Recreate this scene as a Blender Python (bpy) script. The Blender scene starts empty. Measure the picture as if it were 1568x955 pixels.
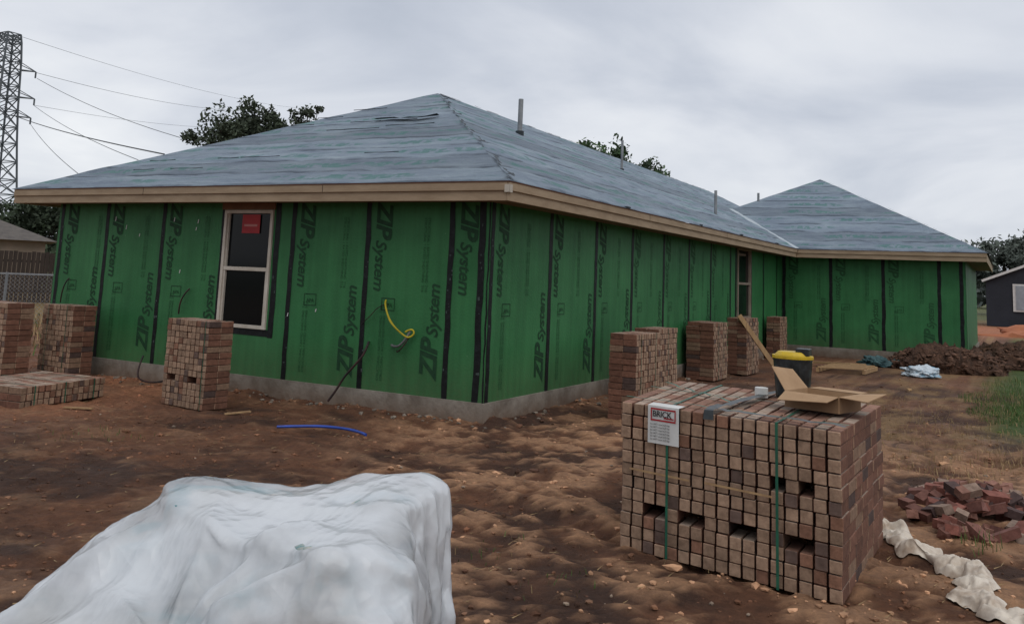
import bpy, math, random, bmesh
import numpy as np
from mathutils import Vector, Matrix, noise
random.seed(7)
S=bpy.context.scene
COL=S.collection
# ------------------------------------------------------------ materials
def nt(name):
    m=bpy.data.materials.new(name); m.use_nodes=True
    n=m.node_tree.nodes; l=m.node_tree.links
    return m,n,l,n['Principled BSDF']
def N(n,t,**k):
    x=n.new(t)
    for a,b in k.items(): setattr(x,a,b)
    return x
def ramp(n,stops):
    r=n.new('ShaderNodeValToRGB'); e=r.color_ramp.elements
    e[0].position=stops[0][0]; e[0].color=(*stops[0][1],1)
    e[1].position=stops[-1][0]; e[1].color=(*stops[-1][1],1)
    for p,c in stops[1:-1]:
        q=e.new(p); q.color=(*c,1)
    return r
def mat(name,c1,c2=None,scale=5,rough=.8,bump=.2,bscale=None,stretch=(1,1,1),spec=.3,dist=.01,attr=None,metal=0,lo=.35,hi=.65,mud=None):
    m,n,l,b=nt(name)
    tc=N(n,'ShaderNodeTexCoord'); mp=N(n,'ShaderNodeMapping'); mp.inputs['Scale'].default_value=stretch
    l.new(tc.outputs['Object'],mp.inputs['Vector'])
    t=N(n,'ShaderNodeTexNoise'); t.inputs['Scale'].default_value=scale; t.inputs['Detail'].default_value=8; t.inputs['Roughness'].default_value=.65
    l.new(mp.outputs[0],t.inputs['Vector'])
    r=ramp(n,[(lo,c1),(hi,c2 or tuple(x*.75 for x in c1))]); l.new(t.outputs['Fac'],r.inputs[0])
    out=r.outputs[0]
    if attr:
        a=N(n,'ShaderNodeAttribute',attribute_name=attr)
        mx=N(n,'ShaderNodeMix',data_type='RGBA',blend_type='MULTIPLY'); mx.inputs[0].default_value=1
        l.new(a.outputs['Color'],mx.inputs[6]); l.new(out,mx.inputs[7]); out=mx.outputs[2]
    if mud:
        sp=N(n,'ShaderNodeSeparateXYZ'); l.new(tc.outputs['Object'],sp.inputs[0])
        mr=N(n,'ShaderNodeMapRange'); l.new(sp.outputs['Z'],mr.inputs[0]); mr.inputs[1].default_value=mud[0]; mr.inputs[2].default_value=mud[1]; mr.inputs[3].default_value=1.5; mr.inputs[4].default_value=0
        t4=N(n,'ShaderNodeTexNoise'); t4.inputs['Scale'].default_value=5; t4.inputs['Detail'].default_value=9; t4.inputs['Roughness'].default_value=.7; l.new(tc.outputs['Object'],t4.inputs['Vector'])
        m4=N(n,'ShaderNodeMath',operation='MULTIPLY'); m4.use_clamp=True; l.new(mr.outputs[0],m4.inputs[0]); l.new(t4.outputs['Fac'],m4.inputs[1])
        mx2=N(n,'ShaderNodeMix',data_type='RGBA'); l.new(m4.outputs[0],mx2.inputs[0]); l.new(out,mx2.inputs[6]); mx2.inputs[7].default_value=(.14,.08,.048,1); out=mx2.outputs[2]
    l.new(out,b.inputs['Base Color'])
    b.inputs['Roughness'].default_value=rough; b.inputs['Specular IOR Level'].default_value=spec; b.inputs['Metallic'].default_value=metal
    if bump:
        t2=N(n,'ShaderNodeTexNoise'); t2.inputs['Scale'].default_value=bscale or scale*4; t2.inputs['Detail'].default_value=6
        l.new(mp.outputs[0],t2.inputs['Vector'])
        bp=N(n,'ShaderNodeBump'); bp.inputs['Strength'].default_value=bump; bp.inputs['Distance'].default_value=dist
        l.new(t2.outputs['Fac'],bp.inputs['Height']); l.new(bp.outputs[0],b.inputs['Normal'])
    return m
M={}
m,n,l,b=nt('green_sheathing'); M['green']=m
tc=N(n,'ShaderNodeTexCoord')
t=N(n,'ShaderNodeTexNoise'); t.inputs['Scale'].default_value=.8; t.inputs['Detail'].default_value=8; t.inputs['Roughness'].default_value=.62
l.new(tc.outputs['Object'],t.inputs['Vector'])
r=ramp(n,[(.3,(.019,.112,.035)),(.7,(.042,.185,.064))]); l.new(t.outputs['Fac'],r.inputs[0])
v=N(n,'ShaderNodeTexVoronoi'); v.inputs['Scale'].default_value=7; l.new(tc.outputs['Object'],v.inputs['Vector'])
v2=ramp(n,[(.03,(1,1,1)),(.07,(0,0,0))]); l.new(v.outputs['Distance'],v2.inputs[0])
t3=N(n,'ShaderNodeTexNoise'); t3.inputs['Scale'].default_value=3; l.new(tc.outputs['Object'],t3.inputs['Vector'])
r3=ramp(n,[(.5,(0,0,0)),(.6,(.7,.7,.7))]); l.new(t3.outputs['Fac'],r3.inputs[0])
mu=N(n,'ShaderNodeMath',operation='MULTIPLY'); l.new(v2.outputs[0],mu.inputs[0]); l.new(r3.outputs[0],mu.inputs[1])
mx=N(n,'ShaderNodeMix',data_type='RGBA'); l.new(mu.outputs[0],mx.inputs[0]); l.new(r.outputs[0],mx.inputs[6]); mx.inputs[7].default_value=(.12,.24,.13,1)
sp=N(n,'ShaderNodeSeparateXYZ'); l.new(tc.outputs['Object'],sp.inputs[0])
mr=N(n,'ShaderNodeMapRange'); l.new(sp.outputs['Z'],mr.inputs[0]); mr.inputs[1].default_value=.2; mr.inputs[2].default_value=.8; mr.inputs[3].default_value=.6; mr.inputs[4].default_value=0
t4=N(n,'ShaderNodeTexNoise'); t4.inputs['Scale'].default_value=14; t4.inputs['Detail'].default_value=8; l.new(tc.outputs['Object'],t4.inputs['Vector'])
m4=N(n,'ShaderNodeMath',operation='MULTIPLY'); l.new(mr.outputs[0],m4.inputs[0]); l.new(t4.outputs['Fac'],m4.inputs[1])
mx2=N(n,'ShaderNodeMix',data_type='RGBA'); l.new(m4.outputs[0],mx2.inputs[0]); l.new(mx.outputs[2],mx2.inputs[6]); mx2.inputs[7].default_value=(.09,.08,.04,1)
mps=N(n,'ShaderNodeMapping'); mps.inputs['Scale'].default_value=(7,7,.35); l.new(tc.outputs['Object'],mps.inputs[0])
ts=N(n,'ShaderNodeTexNoise'); ts.inputs['Scale'].default_value=1.4; ts.inputs['Detail'].default_value=5; l.new(mps.outputs[0],ts.inputs['Vector'])
rs=ramp(n,[(.35,(.88,.88,.88)),(.65,(1.07,1.07,1.07))]); l.new(ts.outputs['Fac'],rs.inputs[0])
mx3=N(n,'ShaderNodeMix',data_type='RGBA',blend_type='MULTIPLY'); mx3.inputs[0].default_value=1; l.new(mx2.outputs[2],mx3.inputs[6]); l.new(rs.outputs[0],mx3.inputs[7])
l.new(mx3.outputs[2],b.inputs['Base Color']); b.inputs['Roughness'].default_value=.55; b.inputs['Specular IOR Level'].default_value=.28
bp=N(n,'ShaderNodeBump'); bp.inputs['Strength'].default_value=.3; bp.inputs['Distance'].default_value=.01
t5=N(n,'ShaderNodeTexNoise'); t5.inputs['Scale'].default_value=35; t5.inputs['Detail'].default_value=4; l.new(tc.outputs['Object'],t5.inputs['Vector'])
l.new(t5.outputs['Fac'],bp.inputs['Height']); l.new(bp.outputs[0],b.inputs['Normal'])

M['print']=mat('panel_ink',(.006,.034,.013),(.014,.06,.024),9,.7,0)
M['printfaint']=mat('panel_ink_faded',(.011,.058,.02),(.022,.095,.034),9,.7,0)
M['tape']=mat('seam_tape',(.004,.005,.0055),(.022,.027,.03),9,.55,.5,18,spec=.25,lo=.5,hi=.85)
M['conc']=mat('slab_concrete',(.28,.25,.21),(.15,.125,.1),3,.9,.6,14,dist=.02,mud=(-.02,.2))
M['fascia']=mat('fascia_board',(.36,.27,.18),(.27,.195,.125),2.5,.75,.2,20,stretch=(1,1,4))
M['fascia2']=mat('fascia_trim',(.27,.12,.07),(.2,.1,.06),3,.75,.2)
M['soffit']=mat('soffit_board',(.2,.15,.10),(.14,.10,.07),3,.8,.1)
M['cornerwhite']=mat('corner_block',(.5,.45,.38),(.42,.38,.32),4,.6,.1)
M['frame']=mat('window_frame',(.56,.51,.44),(.42,.37,.3),4,.5,.05)
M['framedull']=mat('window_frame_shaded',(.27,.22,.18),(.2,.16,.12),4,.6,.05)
M['header']=mat('header_board',(.22,.12,.07),(.15,.08,.05),5,.8,.2)
M['dark']=mat('dark_interior',(.01,.01,.01),(.015,.013,.012),2,.9,0)
m,n,l,b=nt('window_glass'); M['glass']=m
b.inputs['Base Color'].default_value=(.006,.007,.008,1); b.inputs['Roughness'].default_value=.08; b.inputs['Specular IOR Level'].default_value=.14
t=N(n,'ShaderNodeTexNoise'); t.inputs['Scale'].default_value=2; bp=N(n,'ShaderNodeBump'); bp.inputs['Strength'].default_value=.1
l.new(t.outputs['Fac'],bp.inputs['Height']); l.new(bp.outputs[0],b.inputs['Normal'])
M['red']=mat('red_sticker',(.38,.02,.02),(.30,.015,.02),4,.5,0)
M['white']=mat('white_paper',(.62,.62,.6),(.5,.5,.48),6,.6,.1)
M['pipe']=mat('vent_pipe_metal',(.28,.29,.30),(.17,.18,.19),6,.45,.1,metal=.3)
M['yellow']=mat('yellow_cable',(.5,.40,.02),(.38,.3,.02),9,.5,0)
M['black']=mat('black_cable',(.012,.011,.011),(.05,.02,.018),9,.5,0)
M['grey']=mat('grey_cable',(.16,.16,.16),(.1,.1,.1),9,.5,0)
M['blue']=mat('blue_pipe_plastic',(.015,.06,.36),(.012,.04,.22),6,.4,0,spec=.5)
M['strap']=mat('green_strap',(.02,.12,.07),(.015,.08,.05),9,.4,.1)
M['blkplastic']=mat('black_plastic',(.010,.012,.012),(.05,.06,.065),8,.35,.6,14,spec=.4,lo=.45,hi=.8)
M['card']=mat('cardboard',(.40,.26,.15),(.32,.20,.11),5,.85,.15,40)
M['cardin']=mat('cardboard_inner',(.24,.145,.08),(.18,.11,.06),5,.85,.1)
M['wood']=mat('lumber',(.40,.26,.13),(.28,.17,.09),4,.8,.3,20,stretch=(3,3,.6))
M['ybucket']=mat('yellow_plastic',(.55,.38,.02),(.42,.28,.02),8,.4,.05)
M['brick']=mat('brick_clay',(1,1,1),(.6,.58,.57),24,.9,.6,90,dist=.004,attr='bcol')
M['steel']=mat('lattice_steel',(.11,.12,.13),(.08,.09,.1),1,.6,0)
M['wire']=mat('power_cable',(.05,.055,.06),(.04,.045,.05),1,.6,0)
M['fence']=mat('fence_boards',(.055,.04,.032),(.03,.022,.018),1.5,.9,.3,8,stretch=(6,6,.5))
M['galv']=mat('galvanised_wire',(.3,.31,.32),(.22,.23,.24),4,.5,0,metal=.4)
M['shingle']=mat('grey_shingle',(.13,.115,.10),(.08,.07,.065),2,.9,.4,10)
M['housewall']=mat('neighbour_wall',(.28,.22,.17),(.2,.16,.12),1,.9,.1)
M['shedwall']=mat('shed_siding',(.028,.032,.042),(.02,.023,.03),1,.8,.1)
M['shedroof']=mat('shed_roofing',(.10,.11,.13),(.07,.08,.09),2,.8,.2)
M['bark']=mat('tree_bark',(.05,.04,.032),(.03,.022,.018),6,.95,.5)
M['leaf']=mat('foliage',(1,1,1),(.6,.6,.6),.8,.8,0,attr='bcol')
M['blade']=mat('grass_blades',(1,1,1),(.7,.7,.7),2,.85,0,attr='bcol')
M['stone']=mat('soil_clods',(1,1,1),(.55,.55,.55),12,.95,.4,40,attr='bcol')
M['mound']=mat('mound_soil',(.13,.068,.042),(.05,.028,.019),6,.97,1,16,dist=.12)
M['bagm']=mat('woven_bag',(.5,.56,.6),(.12,.3,.42),4,.6,.4,12,lo=.5,hi=.62)
M['bagd']=mat('dark_bag',(.02,.05,.06),(.06,.12,.12),5,.6,.4,12)
M['cloth']=mat('dirty_plastic_sheet',(.62,.55,.46),(.30,.21,.14),7,.5,.6,20,lo=.42,hi=.72)
# plastic cover
m,n,l,b=nt('translucent_plastic'); M['plastic']=m
tc=N(n,'ShaderNodeTexCoord'); t=N(n,'ShaderNodeTexNoise'); t.inputs['Scale'].default_value=2.0; t.inputs['Detail'].default_value=6
l.new(tc.outputs['Object'],t.inputs['Vector']); r=ramp(n,[(.3,(.78,.81,.84)),(.7,(.62,.64,.67))]); l.new(t.outputs['Fac'],r.inputs[0])
l.new(r.outputs[0],b.inputs['Base Color']); b.inputs['Roughness'].default_value=.24; b.inputs['Specular IOR Level'].default_value=.65
tw=N(n,'ShaderNodeTexNoise'); tw.inputs['Scale'].default_value=3; tw.inputs['Detail'].default_value=1; l.new(tc.outputs['Object'],tw.inputs['Vector'])
vm=N(n,'ShaderNodeVectorMath',operation='SCALE'); l.new(tw.outputs['Color'],vm.inputs[0]); vm.inputs['Scale'].default_value=.10
va=N(n,'ShaderNodeVectorMath',operation='ADD'); l.new(tc.outputs['Object'],va.inputs[0]); l.new(vm.outputs[0],va.inputs[1])
hs=[]
for sc_,stx,rz in ((7,(1,2.2,1),.6),(15,(1.9,1,1),1.1)):
    mp=N(n,'ShaderNodeMapping'); mp.inputs['Scale'].default_value=stx; mp.inputs['Rotation'].default_value=(0,0,rz); l.new(va.outputs[0],mp.inputs[0])
    vo=N(n,'ShaderNodeTexVoronoi'); vo.inputs['Scale'].default_value=sc_; l.new(mp.outputs[0],vo.inputs['Vector'])
    mm_=N(n,'ShaderNodeMath',operation='MULTIPLY'); l.new(vo.outputs['Distance'],mm_.inputs[0]); mm_.inputs[1].default_value=5.0/sc_; hs.append(mm_.outputs[0])
a1=N(n,'ShaderNodeMath',operation='ADD'); l.new(hs[0],a1.inputs[0]); l.new(hs[1],a1.inputs[1])
bp=N(n,'ShaderNodeBump'); bp.inputs['Strength'].default_value=.34; bp.inputs['Distance'].default_value=.04
l.new(a1.outputs[0],bp.inputs['Height']); l.new(bp.outputs[0],b.inputs['Normal'])
tr=N(n,'ShaderNodeBsdfTransparent'); tl=N(n,'ShaderNodeBsdfTranslucent'); tl.inputs[0].default_value=(.75,.78,.8,1)
m1=N(n,'ShaderNodeMixShader'); m1.inputs[0].default_value=.18; l.new(b.outputs[0],m1.inputs[1]); l.new(tl.outputs[0],m1.inputs[2])
m2=N(n,'ShaderNodeMixShader'); l.new(m1.outputs[0],m2.inputs[1]); l.new(tr.outputs[0],m2.inputs[2])
r5=ramp(n,[(.42,(.14,.14,.14)),(.66,(.52,.52,.52))]); l.new(t.outputs['Fac'],r5.inputs[0]); l.new(r5.outputs[0],m2.inputs[0])
l.new(m2.outputs[0],n['Material Output'].inputs[0])
M['sack']=mat('cement_sack_paper',(.45,.43,.38),(.04,.22,.25),2.6,.8,.3,14,lo=.5,hi=.57)
# roof underlayment
m,n,l,b=nt('roof_underlayment'); M['roof']=m
uv=N(n,'ShaderNodeUVMap',uv_map='UVMap'); sp=N(n,'ShaderNodeSeparateXYZ'); l.new(uv.outputs[0],sp.inputs[0])
def math_(op,a,bv=None,cl=False):
    x=N(n,'ShaderNodeMath',operation=op); x.use_clamp=cl
    if hasattr(a,'links'): l.new(a,x.inputs[0])
    else: x.inputs[0].default_value=a
    if bv is not None:
        if hasattr(bv,'links'): l.new(bv,x.inputs[1])
        else: x.inputs[1].default_value=bv
    return x.outputs[0]
def nz(scale,stre,detail=4,rough=.6,off=0):
    mp=N(n,'ShaderNodeMapping'); mp.inputs['Scale'].default_value=stre; mp.inputs['Location'].default_value=(off,off,0)
    l.new(uv.outputs[0],mp.inputs[0]); t=N(n,'ShaderNodeTexNoise'); t.inputs['Scale'].default_value=scale; t.inputs['Detail'].default_value=detail; t.inputs['Roughness'].default_value=rough
    l.new(mp.outputs[0],t.inputs['Vector']); return t.outputs['Fac']
wob=math_('MULTIPLY',math_('SUBTRACT',nz(1,(.7,.8,1)),.5),.34)
vv=math_('MULTIPLY',math_('ADD',sp.outputs['Y'],wob),1/.55)
fr=math_('FRACT',vv)
line=math_('SUBTRACT',1,math_('MULTIPLY',fr,5.0),True)
lm=math_('MULTIPLY',line,math_('MULTIPLY',math_('SUBTRACT',nz(1,(1.1,2.5,1),off=4),.40),7,True),True)
base=ramp(n,[(.28,(.115,.150,.20)),(.45,(.18,.225,.28)),(.6,(.235,.29,.34)),(.75,(.32,.375,.41))]); l.new(nz(1.5,(.5,1.8,1),8,.72),base.inputs[0])
fl=math_('FLOOR',vv); wn=N(n,'ShaderNodeTexWhiteNoise',noise_dimensions='1D'); l.new(fl,wn.inputs['W'])
tone=math_('ADD',math_('MULTIPLY',wn.outputs['Value'],.34),.80)
mt=N(n,'ShaderNodeMix',data_type='RGBA',blend_type='MULTIPLY'); mt.inputs[0].default_value=1; l.new(base.outputs[0],mt.inputs[6]); l.new(tone,mt.inputs[7])
txt=math_('MULTIPLY',math_('MULTIPLY',math_('GREATER_THAN',fr,.38),math_('LESS_THAN',fr,.74)),math_('MULTIPLY',math_('SUBTRACT',nz(1,(7,4.5,1),2),.44),14,True))
txt=math_('MULTIPLY',txt,math_('MULTIPLY',math_('SUBTRACT',nz(1,(.7,2.0,1),1,off=9),.45),12,True))
mg=N(n,'ShaderNodeMix',data_type='RGBA'); l.new(math_('MULTIPLY',txt,.6),mg.inputs[0]); l.new(mt.outputs[2],mg.inputs[6]); mg.inputs[7].default_value=(.035,.17,.135,1)
ml=N(n,'ShaderNodeMix',data_type='RGBA'); l.new(math_('MULTIPLY',lm,.95),ml.inputs[0]); l.new(mg.outputs[2],ml.inputs[6]); ml.inputs[7].default_value=(.025,.038,.058,1)
l.new(ml.outputs[2],b.inputs['Base Color']); b.inputs['Roughness'].default_value=.65; b.inputs['Specular IOR Level'].default_value=.25
hh=math_('ADD',math_('MULTIPLY',fr,-.8),math_('MULTIPLY',nz(2.4,(.7,2.8,1),7,.62,7),2.8))
bp=N(n,'ShaderNodeBump'); bp.inputs['Strength'].default_value=1; bp.inputs['Distance'].default_value=.06; l.new(hh,bp.inputs['Height']); l.new(bp.outputs[0],b.inputs['Normal'])
M['valley']=mat('valley_flashing',(.42,.47,.50),(.33,.38,.41),4,.5,.2)
M['rooftear']=mat('torn_underlayment',(.02,.025,.03),(.05,.06,.07),6,.7,.3)
# ground
m,n,l,b=nt('bare_soil'); M['ground']=m
tc=N(n,'ShaderNodeTexCoord'); at=N(n,'ShaderNodeAttribute',attribute_name='gcol')
def gn(scale,detail=8,rough=.65,dist=0):
    t=N(n,'ShaderNodeTexNoise'); t.inputs['Scale'].default_value=scale; t.inputs['Detail'].default_value=detail; t.inputs['Roughness'].default_value=rough; t.inputs['Distortion'].default_value=dist
    l.new(tc.outputs['Object'],t.inputs['Vector']); return t.outputs['Fac']
r1=ramp(n,[(.28,(.34,.30,.28)),(.44,(.78,.75,.73)),(.56,(1.08,1.05,1.0)),(.72,(1.6,1.53,1.45))]); l.new(gn(8,14,.82),r1.inputs[0])
mm=N(n,'ShaderNodeMix',data_type='RGBA',blend_type='MULTIPLY'); mm.inputs[0].default_value=1; l.new(at.outputs['Color'],mm.inputs[6]); l.new(r1.outputs[0],mm.inputs[7])
r2=ramp(n,[(.58,(0,0,0)),(.68,(.65,.65,.65))]); l.new(gn(40,6,.8),r2.inputs[0])
m3=N(n,'ShaderNodeMix',data_type='RGBA'); l.new(r2.outputs[0],m3.inputs[0]); l.new(mm.outputs[2],m3.inputs[6]); 
ms=N(n,'ShaderNodeMix',data_type='RGBA'); ms.inputs[0].default_value=.35; l.new(at.outputs['Color'],ms.inputs[6]); ms.inputs[7].default_value=(.45,.29,.18,1)
l.new(ms.outputs[2],m3.inputs[7])
l.new(m3.outputs[2],b.inputs['Base Color']); b.inputs['Specular IOR Level'].default_value=.3
rr_=ramp(n,[(.35,(.66,.66,.66)),(.55,(.95,.95,.95))]); l.new(gn(1.1,5),rr_.inputs[0]); l.new(rr_.outputs[0],b.inputs['Roughness'])
bp=N(n,'ShaderNodeBump'); bp.inputs['Strength'].default_value=1; bp.inputs['Distance'].default_value=.09; l.new(gn(13,14,.8,.3),bp.inputs['Height']); l.new(bp.outputs[0],b.inputs['Normal'])

# ------------------------------------------------------------ mesh helpers
def empty(name,loc=(0,0,0)):
    e=bpy.data.objects.new(name,None); e.location=loc; COL.objects.link(e); return e
def obj(name,verts,faces,mats,parent=None,midx=None,cols=None,uvs=None,smooth=False):
    me=bpy.data.meshes.new(name); me.from_pydata([tuple(v) for v in verts],[],faces)
    for m_ in (mats if isinstance(mats,(list,tuple)) else [mats]): me.materials.append(m_)
    if midx is not None: me.polygons.foreach_set('material_index',midx)
    if cols is not None:
        a=me.color_attributes.new('bcol','FLOAT_COLOR','CORNER')
        arr=[]
        for p,c in zip(me.polygons,cols): arr+=list((*c,1))*p.loop_total
        a.data.foreach_set('color',arr)
    if smooth: me.polygons.foreach_set('use_smooth',[True]*len(me.polygons))
    me.update(); o=bpy.data.objects.new(name,me); COL.objects.link(o)
    if parent: o.parent=parent; o.matrix_parent_inverse=Matrix.Translation(-Vector(parent.location))
    return o
class MB:
    def __init__(s): s.v=[];s.f=[];s.m=[]
    def box(s,x0,x1,y0,y1,z0,z1,mi=0):
        k=len(s.v); s.v+=[(x0,y0,z0),(x1,y0,z0),(x1,y1,z0),(x0,y1,z0),(x0,y0,z1),(x1,y0,z1),(x1,y1,z1),(x0,y1,z1)]
        s.f+=[tuple(k+i for i in q) for q in ((0,3,2,1),(4,5,6,7),(0,1,5,4),(1,2,6,5),(2,3,7,6),(3,0,4,7))]; s.m+=[mi]*6
    def obox(s,c,ax,ay,az,mi=0):
        k=len(s.v); c=Vector(c)
        for sz in(-1,1):
            for sx,sy in((-1,-1),(1,-1),(1,1),(-1,1)): s.v.append(tuple(c+ax*sx+ay*sy+az*sz))
        s.f+=[tuple(k+i for i in q) for q in ((0,3,2,1),(4,5,6,7),(0,1,5,4),(1,2,6,5),(2,3,7,6),(3,0,4,7))]; s.m+=[mi]*6
    def beam(s,a,b_,w,h=None,mi=0):
        a=Vector(a);b_=Vector(b_);d=b_-a; L=d.length; d/=L
        up=Vector((0,0,1)) if abs(d.z)<.95 else Vector((1,0,0))
        x=d.cross(up).normalized(); y=x.cross(d)
        s.obox((a+b_)/2,x*(w/2),y*((h or w)/2),d*(L/2),mi)
    def quad(s,*p,mi=0):
        k=len(s.v); s.v+=[tuple(q) for q in p]; s.f.append(tuple(range(k,k+len(p)))); s.m.append(mi)
    def make(s,name,mats,parent=None,bevel=0,**kw):
        o=obj(name,s.v,s.f,mats,parent,s.m,**kw)
        if bevel:
            b_=o.modifiers.new('b','BEVEL'); b_.width=bevel; b_.segments=2
        return o
def tube(name,pts,rad,mt,parent=None):
    c=bpy.data.curves.new(name,'CURVE'); c.dimensions='3D'; c.bevel_depth=rad; c.bevel_resolution=3
    sp_=c.splines.new('NURBS' if len(pts)>3 else 'POLY'); sp_.points.add(len(pts)-1)
    for p,q in zip(sp_.points,pts): p.co=(*q,1)
    if len(pts)>3: sp_.use_endpoint_u=True; sp_.order_u=3
    c.materials.append(mt); c.use_fill_caps=True
    o=bpy.data.objects.new(name,c); COL.objects.link(o)
    if parent: o.parent=parent; o.matrix_parent_inverse=Matrix.Translation(-Vector(parent.location))
    return o

# ------------------------------------------------------------ ground
def sm(e0,e1,x):
    t=min(1,max(0,(x-e0)/(e1-e0))); return t*t*(3-2*t)
def grow(a,b_,step,far):
    xs=list(np.arange(a,b_,step)); s=step; x=xs[-1]
    while x<far: s*=1.05 if s<.35 else 1.25; x+=s; xs.append(x)
    s=step; x=xs[0]; lo=[]
    while x>-far: s*=1.05 if s<.35 else 1.25; x-=s; lo.append(x)
    return lo[::-1]+xs
gx=grow(-2.8,6,.045,2500); gy=grow(-7,.5,.045,2500)
def patch(x,y):
    return noise.fractal(Vector((x*1.9,y*1.9,7)),.7,2.1,6)*.75+noise.fractal(Vector((x*5,y*5,9)),.6,2.1,4)*.55
def region(x,y):
    n1=noise.noise(Vector((x*.6,y*.6,2)))
    return sm(-.6,1.3,x+.10*(y+4)+n1*1.2)*sm(4.5,.5,y)
def gheight(x,y):
    d=max(abs(x+1)-10,abs(y)-12,0); k=1/(1+d*.3)
    z=noise.fractal(Vector((x*.5,y*.5,1)),.8,2.2,4)*.03
    if y<9 and x>-9:
        z+=noise.fractal(Vector((x*2.2,y*2.2,5)),.6,2.2,6)*.026
        rg=region(x,y)
        z+=sm(-.25,.3,patch(x,y))*.03*(.35+.65*rg)
        z+=noise.noise(Vector((x*9,y*9,8)))*.010+noise.noise(Vector((x*19,y*19,3)))*.007
        u=y+2.6+.22*x+.2*noise.noise(Vector((x*.7,0,0)))
        z-=.035*math.exp(-(u/.14)**2)+.03*math.exp(-((u-1.0)/.14)**2); z+=.02*math.exp(-((u-.25)/.12)**2)
        if -8<x<.4 and y<.2: z+=.06*sm(-.55,-.03,y)*(.4+noise.noise(Vector((x*1.6,y*2,4))))
        if x>-.1 and y>-.3: z+=.06*sm(.6,.05,x)*(.4+noise.noise(Vector((x*2,y*1.6,4))))
    z*=k
    z-=.02
    return z
def gcolor(x,y):
    n1=noise.fractal(Vector((x*.55,y*.55,2)),.8,2.1,5)
    n2=noise.fractal(Vector((x*1.7,y*1.7,7)),.8,2.1,5)
    n3=noise.fractal(Vector((x*4,y*4,9)),.8,2.1,3)
    dark=np.array((.088,.043,.027)); mid=np.array((.205,.093,.05)); tan=np.array((.58,.33,.19)); straw=np.array((.33,.21,.10)); green=np.array((.06,.12,.025)); orange=np.array((.46,.205,.11))
    c=dark+(mid-dark)*sm(-.55,.35,n1+n2*.6+n3*.3)
    pt=patch(x,y)
    t=region(x,y)*sm(-.14,.24,pt+n1*.25)
    c=c+(tan-c)*t*.9
    t=sm(-3.0,-4.2,x+n2*.4)*sm(-3.1,-2.3,y+n1*.3)*sm(3,0,y)*(.65+.35*sm(-.2,.3,n2))
    c=c+(orange-c)*t*.85
    t=(1-region(x,y))*sm(.1,.55,pt+n1*.3)*.5
    c=c+(tan*.65-c)*t
    t=sm(1.6,3.2,x)*sm(.5,3,y)*sm(-.1,.35,n2+n3*.3)
    c=c+(straw-c)*t*.75
    t=sm(4.5,5.2,x+n1*.5-.02*y)*sm(2.5,4.5,y)
    c=c+(green-c)*t*.92
    d=math.hypot(x-1,y)
    t=sm(13,20,max(-x,y*.8 if x<3 else 0,0))
    c=c+(np.array((.24,.17,.07))*(1+.4*n1)-c)*t*.9
    t=sm(35,60,d); c=c+(np.array((.10,.11,.045))-c)*t
    if y>30 and x>0: t=sm(33,40,y)*sm(62,50,y)*sm(30,12,x); c=c+(np.array((.42,.17,.09))-c)*t
    return c
nx,ny=len(gx),len(gy)
vs=[];cs=[]
for y in gy:
    for x in gx:
        if abs(x)>60 or abs(y)>70: vs.append((x,y,-.02)); cs+=[.10,.11,.045,1]; continue
        vs.append((x,y,gheight(x,y))); c=gcolor(x,y); cs+=[c[0],c[1],c[2],1]
fs=[(j*nx+i,j*nx+i+1,(j+1)*nx+i+1,(j+1)*nx+i) for j in range(ny-1) for i in range(nx-1)]
g=obj('ground',vs,fs,M['ground'],smooth=True)
a=g.data.color_attributes.new('gcol','FLOAT_COLOR','POINT'); a.data.foreach_set('color',cs)

# ------------------------------------------------------------ the house
H=empty('green_sheathed_house')
slabtop=.23; WT=2.56; YW=15.35
b_=MB()
b_.box(-7.8,.03,-.03,24,-.4,slabtop); o=b_.make('slab',[M['conc']],H)
b_=MB(); b_.box(.032,4.36,YW-.03,24,-.4,slabtop-.003); b_.make('wing_slab',[M['conc']],H)
T=.12
w=MB()
X0,X1,Z0,Z1=-4.19,-3.31,.83,2.39
w.box(-7.77,X0,0,T,slabtop,WT); w.box(X1,0,0,T,slabtop,WT); w.box(X0,X1,0,T,slabtop,Z0); w.box(X0,X1,0,T,Z1,WT)
Y0,Y1,U0,U1=10.85,12.0,.95,2.5
w.box(-T,0,T,Y0,slabtop,WT); w.box(-T,0,Y1,YW,slabtop,WT); w.box(-T,0,Y0,Y1,slabtop,U0); w.box(-T,0,Y0,Y1,U1,WT)
w.box(-7.77,-7.77+T,T,24,slabtop,WT)
w.box(-T,4.32,YW,YW+T,slabtop,WT); w.box(4.32-T,4.32,YW+T,24,slabtop,WT); w.box(-7.77+T,4.32-T,24-T,24,slabtop,WT)
w.make('walls',[M['green']],H)
w=MB(); w.box(X0-.3,X1+.3,.5,.52,.3,2.5); w.box(-.52,-.5,Y0-.3,Y1+.3,.3,2.5); w.make('interior',[M['dark']],H)
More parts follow.
